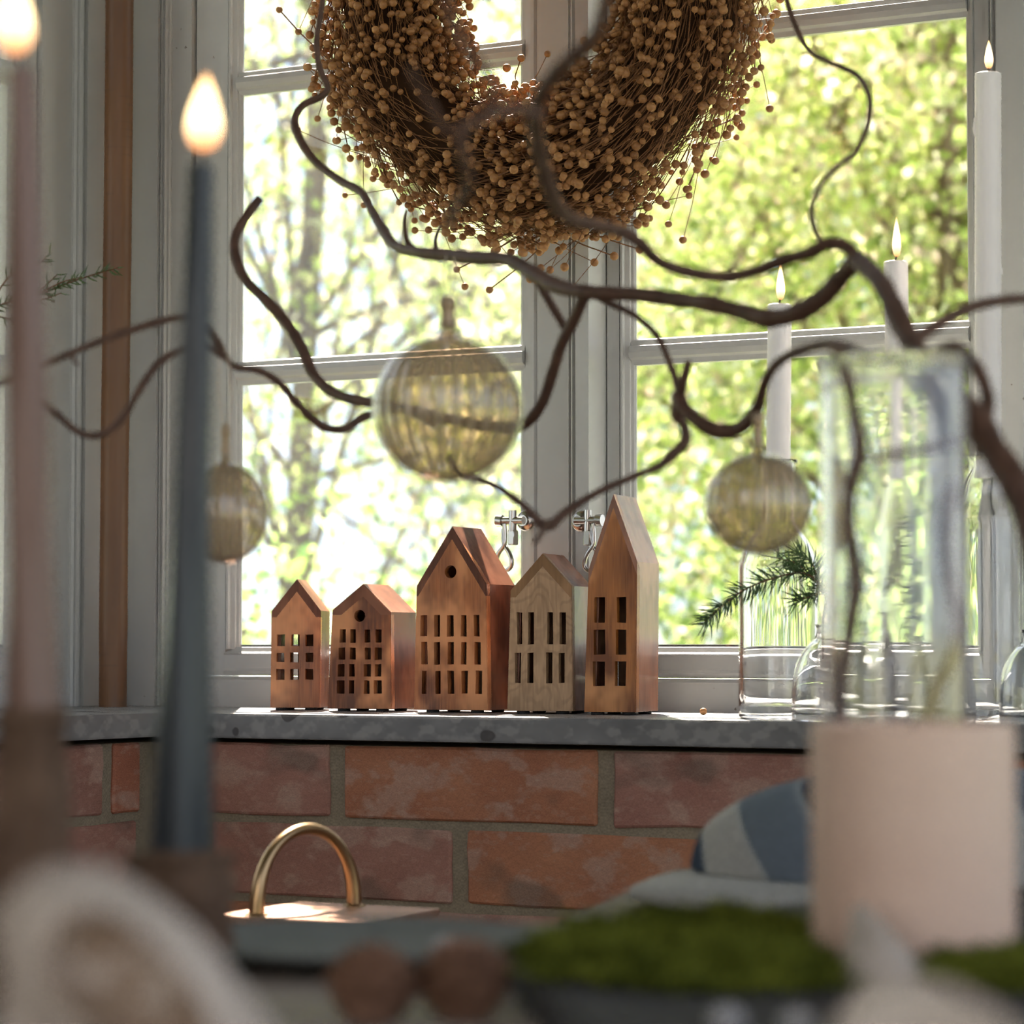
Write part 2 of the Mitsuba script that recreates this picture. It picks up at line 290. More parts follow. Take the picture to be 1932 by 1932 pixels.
def hrail(w, Mw, s0, s1, b):
    pr = [(b, ZB + .0015), (b - .0015, ZB + .006), (b, ZB + .009), (b, ZR - .010), (b - .001, ZR - .0085), (b + .001, ZR - .007), (b + .003, ZR - .0065), (b + .006, ZR - .002), (b + .009, ZR - .0015), (b + .010, ZR + .001), (b + .04, ZR + .001), (b + .04, ZB + .0015)]
    part(w, 'bottom_rail', hbar(Mw, pr, s0, s1), 'paint', 25)
    part(w, 'top_rail', hbar(Mw, [(b, ZT), (b + .04, ZT), (b + .04, HEAD + .02), (b, HEAD + .02)], s0, s1), 'paint', 25)
def pane(w, Mw, s0, s1, z0, z1, b):
    q = [Mw @ [s, b, z, 1] for s, z in ((s0, z0), (s1, z0), (s1, z1), (s0, z1))]
    part(w, 'pane', trimesh.Trimesh(np.array(q)[:, :3], [[0, 1, 2], [0, 2, 3]], process=False), 'pane_glass', False)
def sash(w, Mw, b, l0, l1, r0, r1, lb, rb, bars):              # outer/inner edges of the two stiles; bead widths
    for s0, s1 in ((l0, l1), (r0, r1)):
        part(w, 'stile', vbar(Mw, [(s0, b), (s1, b), (s1, b + .028), (s0, b + .028)], ZB + .0015, HEAD), 'paint', 25)
    bead(w, Mw, l1, l1 + lb, b, ZR - .004, ZT, 1); bead(w, Mw, r0 - rb, r0, b, ZR - .004, ZT, -1)
    hrail(w, Mw, l1 - .002, r0 + .002, b)
    zs = [ZR - .002] + sorted(bars) + [ZT + .002]
    for z in sorted(bars): bar(w, Mw, l1 + lb * .72, r0 - rb * .72, z, b)
    for a, c in zip(zs[:-1], zs[1:]): pane(w, Mw, l1 + lb * .7, r0 - rb * .7, a, c, b + .0093)
def foot_frame(w, Mw, s0, s1, b):
    part(w, 'bottom_frame', hbar(Mw, [(b, SILL), (b + .09, SILL), (b + .09, ZB), (b + .004, ZB), (b, ZB - .003)], s0, s1), 'paint', 25)
    part(w, 'head_frame', hbar(Mw, [(b, HEAD), (b + .09, HEAD), (b + .09, HEAD + .06), (b, HEAD + .06)], s0, s1), 'paint', 25)
def post(w, Mw, prof, name='post'): part(w, name, vbar(Mw, prof, SILL, HEAD + .01), 'paint', 25)
def mould(w, Mw, s0, s1, b):
    d = s1 - s0
    post(w, Mw, [(s0, b + .004), (s0, b - .001), (s0 + .15 * d, b - .003), (s0 + .3 * d, b + .001), (s0 + .42 * d, b - .003), (s0 + .62 * d, b - .004), (s0 + .8 * d, b), (s0 + .9 * d, b - .002), (s1, b), (s1, b + .004)], 'moulding')
BARS = [ZM1, ZM2, 2 * ZM2 - ZM1, 3 * ZM2 - 2 * ZM1]
w1 = thing('window_1', 'grey painted window sash with panes behind the five wooden houses', None, kind='structure')
bl = .268
post(w1, MW, [(SW, .255), (S(302), .255), (S(302), .262), (S(358), .262), (S(358), T + .10), (SW - .05, T + .10)])
mould(w1, MW, S(303), S(322), .260)
sash(w1, MW, bl, S(362), S(421), S(1006), S(1066), S(459, bl + .0095) - S(421), S(1006) - S(983, bl + .0095), BARS)
foot_frame(w1, MW, S(358), S(1085), .260)
w2 = thing('window_2', 'grey painted window sash with panes behind the glass bottles and white candles', None, kind='structure')
br = .277
post(w2, MW, [(S(1085, .24), .240), (S(1110, .24), .240), (S(1110, .24), br + .06), (S(1067), br + .06), (S(1067), .272), (S(1085, .24), .268)])
mould(w2, MW, S(1067), S(1084), .266)
sash(w2, MW, br, S(1112, .24) + .0005, S(1168, br), S(1840, br), S(1866, br), S(1200, br + .0095) - S(1168, br), S(1840, br) - S(1825, br + .0095), BARS)
foot_frame(w2, MW, S(1110, .24), S(1868, br), .268)
post(w2, MW, [(S(1867, br), .268), (S(1880), .268), (S(1880), .262), (SR + .1, .262), (SR + .1, T + .10), (S(1867, br), T + .10)])
mould(w2, MW, S(1868, .268), S(1880, .268), .267)
w3 = thing('window_3', 'grey painted side window with panes left of the wooden pole', None, kind='structure')
def SL(px, b=T, py=700): return wall_hit(px, py, b, ML)[0]
post(w3, ML, [(SL(155), .262), (SL(155), .255), (T + .0, .255), (T + .0, T + .10), (SL(78), T + .10), (SL(78), .262)])
mould(w3, ML, SL(135), SL(154), .260)
sash(w3, ML, bl, -1.02, -.98, SL(58), SL(76), .03, .02, BARS)
foot_frame(w3, ML, -1.8, SL(78), .260)
post(w3, ML, [(-1.03, .255), (-1.03, T + .1), (-1.8, T + .1), (-1.8, .255)])

# ------------------------------------------------------------------ pole in the corner
c = P(220, 1333, 1.0); 
d = c - [0, 0, CZ]; pole_o = np.array([0, 0, CZ]) + d * ((SILL - CZ) / d[2])
py_ = 3.03; pole_o = P(215, 1300, py_); pole_o[2] = SILL
zz = np.linspace(SILL, HEAD + .3, 40); rr =   .0151 + .0006 * np.array([meshkit.noise(np.array([0, 0, z * 40.])) for z in zz]) - .0003
pl = tube(np.stack([pole_o[0] + .0012 * np.sin(zz * 5), pole_o[1] + 0 * zz, zz], 1), rr, 20)
single('wooden_pole', pl, 'pole_wood', 'tall round brown wooden pole standing in the corner between the windows', 'pole')

# ------------------------------------------------------------------ wooden houses on the sill
def house(label, crop, outline, holes, rounds, ang, depth, b0, wood, body_wood):
    ox, oy, k = crop
    pts = [(ox + x / k, oy + y / k) for x, y in outline]           # bottom left, bottom right, right eave, apex, left eave
    mid = P(*[(pts[0][i] + pts[1][i]) / 2 for i in (0, 1)], 1.0) - [0, 0, CZ]
    s, z = wall_hit((pts[0][0] + pts[1][0]) / 2, pts[0][1], b0, MW)
    o = O0 + U * s - N * b0; o[2] = 0
    a = math.radians(ang); Mh = np.eye(4); Mh[:3, 0] = [math.cos(a), -math.sin(a), 0]; Mh[:3, 1] = [math.sin(a), math.cos(a), 0]; Mh[:3, 3] = o
    loc = lambda x, y: wall_hit(ox + x / k, oy + y / k, 0, Mh)
    q = np.array([loc(*p) for p in outline]); FT = .0028
    q[:, 1] += SILL + FT - min(q[0, 1], q[1, 1]); lift = SILL + FT - min(loc(*outline[0])[1], loc(*outline[1])[1])
    q[:2, 1] = SILL + FT
    poly = sg.Polygon(q)
    E_ = lambda pg, y0, h: mv(trimesh.creation.extrude_polygon(pg, h, engine='earcut'), Mh @ MFloc(y0))
    th = .0085
    front = man(E_(poly.buffer(-.0006), 0, .0006 + .001)) + man(E_(poly, .0006, th - .0006))
    for x0, x1, y0, y1 in holes:
        j = lambda: rh.uniform(-3, 3)
        h = np.array([loc(x0 + j(), y1 + j()), loc(x1 + j(), y1 + j()), loc(x1 + j(), y0 + j()), loc(x0 + j(), y0 + j())]) + [0, lift]
        front -= man(E_(sg.Polygon(h), -.01, .03))
    for x, y, r in rounds:
        cpt = np.array(loc(x, y)) + [0, lift]; rad = abs(loc(x + r, y)[0] - cpt[0])
        front -= man(E_(sg.Point(*cpt).buffer(rad, quad_segs=8), -.01, .03))
    t = thing('wooden_house', label, 'ornament', 'carved wooden houses on the windowsill')
    band = poly.intersection(sg.box(-9, q[4, 1] - .001 - (q[3, 1] - q[4, 1]) * .16, 9, 9)).difference(__import__('shapely').affinity.translate(poly, 0, -.0125))
    bm = man(E_(band, -.01, .03)); part(t, 'front_board', tri(front - bm), wood, 20)
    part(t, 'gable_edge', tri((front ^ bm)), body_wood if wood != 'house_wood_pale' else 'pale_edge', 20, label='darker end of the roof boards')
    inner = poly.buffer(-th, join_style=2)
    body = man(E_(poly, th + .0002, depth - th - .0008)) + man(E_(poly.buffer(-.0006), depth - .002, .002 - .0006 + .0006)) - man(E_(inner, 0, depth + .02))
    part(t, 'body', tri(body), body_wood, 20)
    w = q[1, 0] - q[0, 0]
    bb = man(E_(inner.buffer(-.0003, join_style=2), depth - .0075, .006)); xm = (q[0, 0] + q[1, 0]) / 2 - w * {9: .17, 6: .28}.get(len(holes), .10); sw_ = .0026 if len(holes) in (9, 6) else .0012
    bb -= man(E_(sg.box(xm - sw_, q[0, 1] - .01, xm + sw_, q[2, 1] - .002), depth - .02, .03)); part(t, 'back_board', tri(bb), 'inside_wood', 20)
    for fx in (q[0, 0] + w * .2, q[1, 0] - w * .2):
        for fy in (.010, depth - .010):
            part(t, 'foot', mv(lathe([(0, 0), (.006, 0), (.0065, .001), (.006, FT), (0, FT)], 14), Mh @ shift(fx, fy, SILL)), 'black_rubber', 40)
def MFloc(y0):      # extrude along +y (depth), polygon in (x, z)
    L = np.eye(4); L[:3, 0], L[:3, 1], L[:3, 2], L[:3, 3] = [1, 0, 0], [0, 0, 1], [0, -1, 0], [0, 0, 0]
    L[:3, 2] = [0, 1, 0]; L[:3, 0] = [1, 0, 0]; L[:3, 1] = [0, 0, 1]; L[1, 3] = y0
    return L
rh = random.Random(3)
grid = lambda rows: [(x0, x1, y0, y1) for (y0, y1), cols in rows for x0, x1 in cols]
house('smallest narrow brown wooden house with nine square windows, first in the row', (490, 1070, 6.232), [(125, 1650), (705, 1660), (718, 520), (437, 148), (138, 525)],
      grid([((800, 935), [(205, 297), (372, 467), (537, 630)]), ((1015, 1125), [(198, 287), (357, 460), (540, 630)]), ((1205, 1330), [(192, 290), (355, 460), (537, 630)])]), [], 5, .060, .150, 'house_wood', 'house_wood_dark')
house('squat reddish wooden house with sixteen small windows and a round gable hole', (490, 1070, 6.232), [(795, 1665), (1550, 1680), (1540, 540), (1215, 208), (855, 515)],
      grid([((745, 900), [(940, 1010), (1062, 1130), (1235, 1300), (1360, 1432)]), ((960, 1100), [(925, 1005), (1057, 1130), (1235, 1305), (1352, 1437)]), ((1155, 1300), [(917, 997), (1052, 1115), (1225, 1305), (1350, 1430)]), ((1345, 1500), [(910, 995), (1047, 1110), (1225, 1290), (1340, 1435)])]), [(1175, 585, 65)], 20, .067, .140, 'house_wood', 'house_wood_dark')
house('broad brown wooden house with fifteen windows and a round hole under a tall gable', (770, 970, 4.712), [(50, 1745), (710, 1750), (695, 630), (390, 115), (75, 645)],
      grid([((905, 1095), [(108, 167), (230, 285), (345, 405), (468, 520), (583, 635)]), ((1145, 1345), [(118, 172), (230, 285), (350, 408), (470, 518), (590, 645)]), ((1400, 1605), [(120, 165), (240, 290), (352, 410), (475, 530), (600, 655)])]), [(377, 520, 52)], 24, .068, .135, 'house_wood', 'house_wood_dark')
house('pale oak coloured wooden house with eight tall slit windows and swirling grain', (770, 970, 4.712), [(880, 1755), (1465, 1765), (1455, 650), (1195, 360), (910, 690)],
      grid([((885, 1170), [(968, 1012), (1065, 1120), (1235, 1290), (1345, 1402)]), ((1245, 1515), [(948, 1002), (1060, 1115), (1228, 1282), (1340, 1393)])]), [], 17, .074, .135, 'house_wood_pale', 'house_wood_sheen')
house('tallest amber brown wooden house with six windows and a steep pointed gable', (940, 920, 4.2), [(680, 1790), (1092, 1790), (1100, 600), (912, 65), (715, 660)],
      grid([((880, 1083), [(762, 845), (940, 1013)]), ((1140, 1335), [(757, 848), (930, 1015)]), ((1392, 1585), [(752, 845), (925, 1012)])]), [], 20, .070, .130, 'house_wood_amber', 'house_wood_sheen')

# ------------------------------------------------------------------ window catches
def catch(px, b, label, flip, group):
    s, z = wall_hit(px, 983, b, MW); Mc = MW @ shift(s, b, z); t = thing('window_catch', label, 'window catch', group)
    f = -1 if flip else 1
    Mc = Mc @ np.diag([.94, .94, .94, 1.])
    part(t, 'plate', mv(lathe([(0, 0), (.0105, 0), (.011, .001), (.0095, .003), (.006, .004), (.006, .009), (0, .009)], 24), Mc @ frame([0, -1, 0], [.012 * f, 0, 0])), 'steel', 40)
    part(t, 'bar', mv(cat(tube([[-.016 * f, -.010, 0], [.014 * f, -.010, 0]], .0042, 12), tube([[-.018 * f, -.010, 0], [-.011 * f, -.010, 0]], .0062, 12), tube([[.001, -.010, .011], [.001, -.010, -.012]], .0042, 12), cbox(-.003, .005, -.014, -.004, -.026, -.010, .001)), Mc), 'steel', 40)
    lp = [[0, -.012, -.004], [.001, -.012, -.018], [.0005, -.013, -.030], [-.006, -.013, -.040], [-.0095, -.013, -.050], [-.008, -.013, -.058], [0, -.013, -.0625], [.008, -.013, -.058], [.0095, -.013, -.050], [.006, -.012, -.040], [-.001, -.011, -.028], [-.002, -.010, -.010]]
    part(t, 'loop', mv(tube(catmull(np.array(lp) * [1, 1, .86], 5), .0024, 10), Mc @ shift(-.008 * f, 0, 0)), 'steel', 60)
catch(974, .262, 'steel window catch with a hanging loop above the broad and pale wooden houses', False, 'steel window catches')
catch(1116, .238, 'bright steel window catch half hidden behind the tallest wooden house', True, 'steel window catches')
single('loose_capsule', mv(trimesh.creation.icosphere(2, .0034), shift(*(O0 + U * wall_hit(1327, 1345, .17, MW)[0] - N * .17 + ZV * (SILL + .0034)))), 'capsule', 'single fallen brown seed capsule lying on the stone sill', 'seed capsule', smooth=True)

# ------------------------------------------------------------------ flax wreath hanging in front of the window post
wr = thing('flax_wreath', 'round wreath of dried brown flax seed heads hanging in front of the window post', 'wreath')
wc_s, wc_z = wall_hit(1014, -14, .12, MW); MWR = MW @ shift(wc_s, .12, wc_z)      # ring in (s, z)
RC, RT = .165, .075
def ring(th, q, r):     # angle round the ring, angle round the tube (0 outward, pi/2 towards the room)
    rad = RC + r * np.cos(q); return np.stack([rad * np.cos(th), -r * np.sin(q), rad * np.sin(th)], -1)
th, q = np.meshgrid(np.linspace(0, 2 * np.pi, 96, endpoint=False), np.linspace(0, 2 * np.pi, 20, endpoint=False), indexing='ij')
v = ring(th, q, .040 + .010 * meshkit.noise(np.stack([th * 6, q * 2, q * 0], -1))).reshape(-1, 3)
i, j = np.meshgrid(np.arange(96), np.arange(20), indexing='ij'); A = i * 20 + j; B = ((i + 1) % 96) * 20 + j; C = ((i + 1) % 96) * 20 + (j + 1) % 20; D = i * 20 + (j + 1) % 20
part(wr, 'core', mv(trimesh.Trimesh(v, np.concatenate([np.stack([A, B, C], -1).reshape(-1, 3), np.stack([A, C, D], -1).reshape(-1, 3)]), process=False), MWR), 'wreath_core', True)
g = np.random.default_rng(11)
cap0 = trimesh.creation.icosphere(2, .0037); cap0.vertices *= [1, 1, .95]
cap0 = cat(cap0, trimesh.creation.cone(.0011, .0026, sections=5).apply_transform(shift(0, 0, .0028)))
low = trimesh.creation.icosphere(1, .0037); low_f, low_v = low.faces, np.asarray(low.vertices)
NST = 3300; stems, caps = [], []
for n_ in range(NST):
    th0 = g.uniform(0, 2 * np.pi); q0 = g.uniform(-.8, math.pi + .8); wild = g.random() < .09
    L = g.uniform(.05, .12); sgn = 1 if g.random() < .35 else -1          # most stems run clockwise
    if abs(((th0 + math.pi / 2 + math.pi) % (2 * math.pi)) - math.pi) < .5: sgn = 1 if math.cos(th0) < 0.05 else -1
    tt = np.linspace(0, 1, 6); r_end = RT * (g.uniform(.72, 1.08) + (g.uniform(.1, .5) if wild else 0)) ; r0 = g.uniform(.03, .05)
    p = ring(th0 + sgn * tt * L / RC, q0 + tt * g.uniform(-.5, .5), r0 + (r_end - r0) * tt ** 1.4)
    p[:, 2] -= (tt ** 2) * (.010 if not wild else .022) * g.random()
    stems.append((p, .00042 if g.random() < .8 else .0007))
    d = p[-1] - p[-2]; caps.append((p[-1], d / np.linalg.norm(d), g.uniform(.8, 1.22)))
    if g.random() < .35:
        e = p[3] + g.normal(0, .007, 3); stems.append((np.array([p[2], (p[2] + e) / 2 + g.normal(0, .001, 3), e]), .0004)); caps.append((e, (e - p[2]) / np.linalg.norm(e - p[2]), g.uniform(.75, 1.1)))
part(wr, 'stems', mv(cat([tube(p, r, 3, cap=False) for p, r in stems]), MWR), 'flax_stem', False, label='thin dry flax stems', kind='stuff')
pos = np.array([c[0] for c in caps]); Wp = pos @ MWR[:3, :3].T + MWR[:3, 3]
vis = (Wp[:, 2] < CZ + (HZ + 10) / F * Wp[:, 1]) & (pos[:, 1] < .02)
order = np.argsort(np.where(vis, Wp[:, 1] + .03 * g.random(len(Wp)), 9))
cap_ply = ply(cap0, 'capsule', smooth=60); rest = []
for n_, c_ in enumerate(order):
    p, d, s_ = caps[c_]; M = frame(d, p) @ np.diag([s_, s_, s_, 1.0])
    if n_ < 290:
        scene[key_for('seed_capsule', wr)] = {**cap_ply, 'to_world': T4(MWR @ M)}
    else: rest.append(low_v @ M[:3, :3].T + M[:3, 3])
rv = np.concatenate(rest); rf = np.concatenate([low_f + k_ * len(low_v) for k_ in range(len(rest))])
part(wr, 'seed_heads', mv(trimesh.Trimesh(rv, rf, process=False), MWR), 'capsule', True, label='mass of round brown flax seed heads', kind='stuff')
hang = [ring(np.array(math.pi / 2), np.array(0.), .03), ring(np.array(math.pi / 2), np.array(0.), .20)]
part(wr, 'hanging_cord', mv(tube([hang[0] + [0, .03, 0], hang[0] + [0, .05, .06], [0, .12, .55]], .0012, 6), MWR), 'thread')

# ------------------------------------------------------------------ candles: taper with wick and flame
def flame_mesh(o, h, r, lean=0.0):
    pr = smooth_prof([(0.0002, 0), (r * .62, h * .06), (r * .95, h * .20), (r, h * .32), (r * .86, h * .50), (r * .52, h * .74), (r * .2, h * .92), (0.0001, h)], 4)
    m = lathe(pr, 20); z = m.vertices[:, 2] / h; m.vertices[:, 0] += lean * h * z ** 2
    c = np.array([[1.0, .34, .10], [1.6, .85, .42], [3.0, 2.2, 1.15], [3.0, 2.0, .95], [1.5, .62, .2]])
    col = np.stack([np.interp(z, [0, .16, .40, .75, 1.0], c[:, i]) for i in range(3)], 1)
    m.apply_transform(shift(*o)); return m, col
def flame(t, o, h, r, lean=0.0, gain=1.0):
    m, col = flame_mesh(o, h, r, lean); k = key_for('flame', t)
    scene[k] = ply(m, 'flame_skin', smooth=True, color=col * gain, emitter={'type': 'area', 'radiance': {'type': 'mesh_attribute', 'name': 'vertex_color'}})
FG = .19
def taper_candle(label, base, top, r0, r1, wax, fl, group=None, twist=None, wick_lean=.0015):
    t = thing('taper_candle', label, 'candle', group); base, top = np.array(base), np.array(top)
    n = 40; tt = np.linspace(0, 1, n); p = base + (top - base) * tt[:, None]; r = r0 + (r1 - r0) * tt
    if twist:
        turns, k, amp = twist
        sq = lambda u, a: 1 + amp * np.cos(k * (a[None, :] + turns * 2 * np.pi * u[:, None]))
        part(t, 'wax', tube(p, r, 64, squash=sq), wax, 40)
    else:
        e = r1 * np.array([1, .97, .86, .7, .35]); d = (top - base) / np.linalg.norm(top - base)
        part(t, 'wax', tube(np.vstack([p, top + d * .0012, top + d * .0019, top + d * .0019, top + d * .0010]), np.concatenate([r, e[1:]]), 32), wax, 35)
    part(t, 'wick', tube(catmull([top, top + [0, 0, .004], top + [wick_lean, 0, .008]], 4), .0009, 6), 'wick')
    if fl: flame(t, top + [wick_lean * .6, 0, .0055], fl[0], fl[1], fl[2], FG)
    return t

# ------------------------------------------------------------------ glass bottles on the sill
def bottle_profile(R, h, shoulder, neck_r, wall=.0040, base=.010, lip=.0016):
    out = [(0.0001, .0015), (R * .7, .0008), (R * .93, 0), (R, .003), (R, .008)] + [(R, z) for z in np.linspace(.02, shoulder - .03, 4)]
    out = [(0.0001, .0012), (R * .75, .0006)] + list(smooth_prof([(R * .93, 0), (R * .995, .003), (R, .010), (R, shoulder * .5), (R, shoulder - .022), (R * .95, shoulder - .008), (R * .78, shoulder + .006), (neck_r * 1.25, shoulder + .018), (neck_r, shoulder + .028), (neck_r, h - .006), (neck_r + lip, h - .003), (neck_r + lip, h)], 5))
    w = wall; inn = list(smooth_prof([(neck_r - w * .5, h), (neck_r - w, h - .006), (neck_r - w, shoulder + .028), (neck_r * 1.25 - w, shoulder + .0165), (R * .78 - w, shoulder + .004), (R * .95 - w, shoulder - .010), (R - w, shoulder - .023), (R - w, shoulder * .5), (R - w, base + .008), (R * .9 - w, base + .001)], 5)) + [(R * .5, base + .0015), (.0001, base + .003)]
    return out + inn
def sill_at(px, b): s = wall_hit(px, 1350, b, MW)[0]; o = O0 + U * s - N * b; o[2] = SILL; return o
def px_len(n, o): return n * o[1] / F
def wavy(k, a): return lambda u, ang: 1 + a * np.cos(k * ang[None, :] + 3 * np.sin(9 * u[:, None]))
def candle_bottle(px, b, width, top_y, shoulder_y, neck, label, cpx, ctop, cw, clabel, fl, bottom_drop=.02, rib=None):
    o = sill_at(px, b); h = P(px, top_y, o[1])[2] - SILL; sh = P(px, shoulder_y, o[1])[2] - SILL
    R = px_len(width / 2, o)
    t = thing('glass_bottle', label, 'bottle', 'clear glass bottles holding candles'); part(t, 'glass_body', mv(lathe(bottle_profile(R, h, sh, neck), 64, rib), shift(*o)), 'glass', True)
    r = px_len(cw / 2, o); top = P(cpx, ctop, o[1]); base = np.array([o[0], o[1], SILL + h - bottom_drop]); 
    taper_candle(clabel, base, top, min(r, neck - .0046) , r, 'white_wax', fl, 'white taper candles in bottles')
    return o
NK = .0156
oA = candle_bottle(1470, .075, 152, 868, 1035, NK, 'clear glass bottle with a heavy base, closest to the tallest wooden house', 1471, 578, 46, 'shortest lit white candle, standing between the pale wooden house and the other candles', (px_len(70, [0, 2.5]), px_len(8.5, [0, 2.5]), 0), .022)
oB = candle_bottle(1700, .10, 138, 862, 962, NK, 'clear glass bottle behind the vase holding the middle candle', 1690, 497, 46, 'middle lit white candle, seen between the curling branch and the tall candle', (px_len(78, [0, 2.45]), px_len(8.5, [0, 2.45]), 0))
oC = candle_bottle(1868, .085, 128, 860, 950, NK + .001, 'clear wavy glass bottle under the tallest white candle', 1864, 142, 50, 'tallest lit white candle, in front of the grey window post', (px_len(56, [0, 2.4]), px_len(8.5, [0, 2.4]), 0), .02, wavy(9, .012))
def drip(t, px, py, Y, n):
    part(t, 'wax_drip', tube([P(px, py, Y), P(px - 1, py + n, Y), P(px, py + n * 1.6, Y)], [.0008, .0014, .0007], 8), 'white_wax', 60)
drip('taper_candle_002', 1839, 222, oC[1] - .001, 22); drip('taper_candle_002', 1890, 505, oC[1] - .001, 8)

def bud_profile(R, h, nr):
    o = list(smooth_prof([(R * .96, 0), (R, .003), (R, h * .22), (R * .97, h * .42), (R * .82, h * .62), (R * .5, h * .78), (nr * 1.3, h * .86), (nr, h * .92), (nr * 1.05, h * .98), (nr * 1.35, h)], 5)); w = .0028
    return [(.0001, .001)] + o + [(nr * 1.35 - w * .6, h)] + list(smooth_prof([(nr * 1.0 - w * .8, h * .97), (nr * .95 - w * .8, h * .91), (nr * 1.2 - w, h * .84), (R * .5 - w * .8, h * .76), (R * .82 - w, h * .60), (R * .97 - w, h * .41), (R - w, h * .22), (R - w, .008), (R * .9 - w, .0055)], 5)) + [(.0001, .006)]
def bud_vase(px, b, width, top_y, label):
    o = sill_at(px, b); h = P(px, top_y, o[1])[2] - SILL; t = thing('bud_vase', label, 'vase', 'small bell shaped bud vases on the sill')
    part(t, 'glass_body', mv(lathe(bud_profile(px_len(width / 2, o), h, .0055), 56), shift(*o)), 'glass', True); return o, h
v1, h1 = bud_vase(1553, .030, 118, 1178, 'small bell shaped glass bud vase beside the bottle with the spruce twig')
v2, h2 = bud_vase(1647, .055, 98, 1160, 'small bell shaped glass bud vase seen through the tall vase, second from the houses')
v3, h3 = bud_vase(1785, .030, 112, 1205, 'small bell shaped glass bud vase with a drooping twig, between the two dark stems')
v4, h4 = bud_vase(1942, .030, 112, 1188, 'small bell shaped glass bud vase cut off at the picture edge')

# ------------------------------------------------------------------ spruce twigs
def twig(label, path, group='green spruce twigs in the bud vases', nl=.0165, sides=(), sparse=.85, name='spruce_twig'):
    t = thing(name, label, 'twig', group); g = np.random.default_rng(len(label)); st, nd = [], []
    for pp, r in [(path, .0012)] + [(s_, .0008) for s_ in sides]:
        p = catmull(pp, 10); st.append(tube(p, np.linspace(r, r * .5, len(p)), 6))
        tang = np.gradient(p, axis=0); tang /= np.linalg.norm(tang, axis=1, keepdims=True); L = np.linalg.norm(np.diff(p, axis=0), axis=1).sum()
        start = .30 if pp is path else .05
        for u in np.linspace(start, 1, int(L * 1100 * sparse)):
            i = min(int(u * (len(p) - 1)), len(p) - 1); d = g.normal(0, 1, 3); d -= tang[i] * (d @ tang[i]); d /= np.linalg.norm(d)
            d = d + tang[i] * g.uniform(.4, 1.0); d /= np.linalg.norm(d); l = nl * g.uniform(.7, 1.15)
            nd.append(tube([p[i], p[i] + d * l * .6, p[i] + d * l + tang[i] * l * .12], [.00055, .0006, .0001], 4, cap=False))
    part(t, 'stem', cat(st), 'needle_stem', 40); part(t, 'needles', cat(nd), 'needle', 30, kind='stuff', label='short dark green needles')
Y1 = v1[1]
top1 = v1 + [0, 0, h1 - .03]
twig('green spruce twig arching out sideways in front of the glass bottle', [top1, v1 + [0, -.0, h1 + .002], P(1556, 1120, Y1 - .01), P(1520, 1082, Y1 - .03), P(1470, 1088, Y1 - .045), P(1410, 1110, Y1 - .05), P(1360, 1145, Y1 - .055), P(1325, 1178, Y1 - .06)],
     sides=[[P(1545, 1098, Y1 - .015), P(1530, 1060, Y1 - .01), P(1500, 1040, Y1 + .01)], [P(1552, 1110, Y1 - .01), P(1530, 1125, Y1 - .05), P(1500, 1133, Y1 - .06)], [P(1535, 1090, Y1 - .015), P(1500, 1062, Y1 - .02), P(1462, 1052, Y1)]])
Y2 = v2[1]
twig('green spruce twig rising behind the tall vase towards the middle candle', [v2 + [0, 0, h2 - .03], v2 + [0, 0, h2 + .002], P(1655, 1110, Y2), P(1690, 1060, Y2), P(1735, 1000, Y2 - .01), P(1765, 985, Y2 - .02)],
     sides=[[P(1660, 1100, Y2), P(1700, 1085, Y2), P(1740, 1050, Y2)], [P(1680, 1070, Y2), P(1690, 1020, Y2), P(1720, 975, Y2)]])
Y3 = v3[1]
twig('green spruce twig drooping from the bud vase between the dark stems', [v3 + [0, 0, h3 - .03], v3 + [0, 0, h3 + .002], P(1780, 1160, Y3), P(1765, 1120, Y3), P(1745, 1170, Y3 - .01), P(1725, 1230, Y3 - .015)],
     sides=[[P(1775, 1150, Y3), P(1765, 1090, Y3 + .01), P(1780, 1060, Y3)], [P(1760, 1125, Y3), P(1740, 1110, Y3), P(1715, 1150, Y3)]])
# pine sprig standing in a jar beside the side window
Yp = 2.42
twig('thin pale green pine sprig reaching past the side window towards the wooden pole', [np.append(P(-330, 1000, Yp)[:2], SILL), P(-300, 1000, Yp), P(-150, 740, Yp), P(-20, 590, Yp), P(60, 562, Yp), P(140, 530, Yp), P(222, 505, Yp)], None, .010,
     [[P(60, 560, Yp), P(85, 540, Yp), P(108, 518, Yp)], [P(70, 556, Yp), P(118, 532, Yp - .01), P(158, 522, Yp - .02)], [P(50, 570, Yp), P(85, 564, Yp), P(115, 553, Yp)], [P(-10, 560, Yp), P(20, 520, Yp), P(70, 500, Yp), P(94, 478, Yp)], [P(-60, 640, Yp), P(-20, 600, Yp), P(10, 600, Yp), P(34, 612, Yp)]], .22, 'pine_sprig')

# ------------------------------------------------------------------ table in the foreground and what stands on it
ZTB = CZ - .125
def at_z(px, py, z): d = P(px, py, 1.0) - [0, 0, CZ]; return np.array([0, 0, CZ]) + d * ((z - CZ) / d[2])
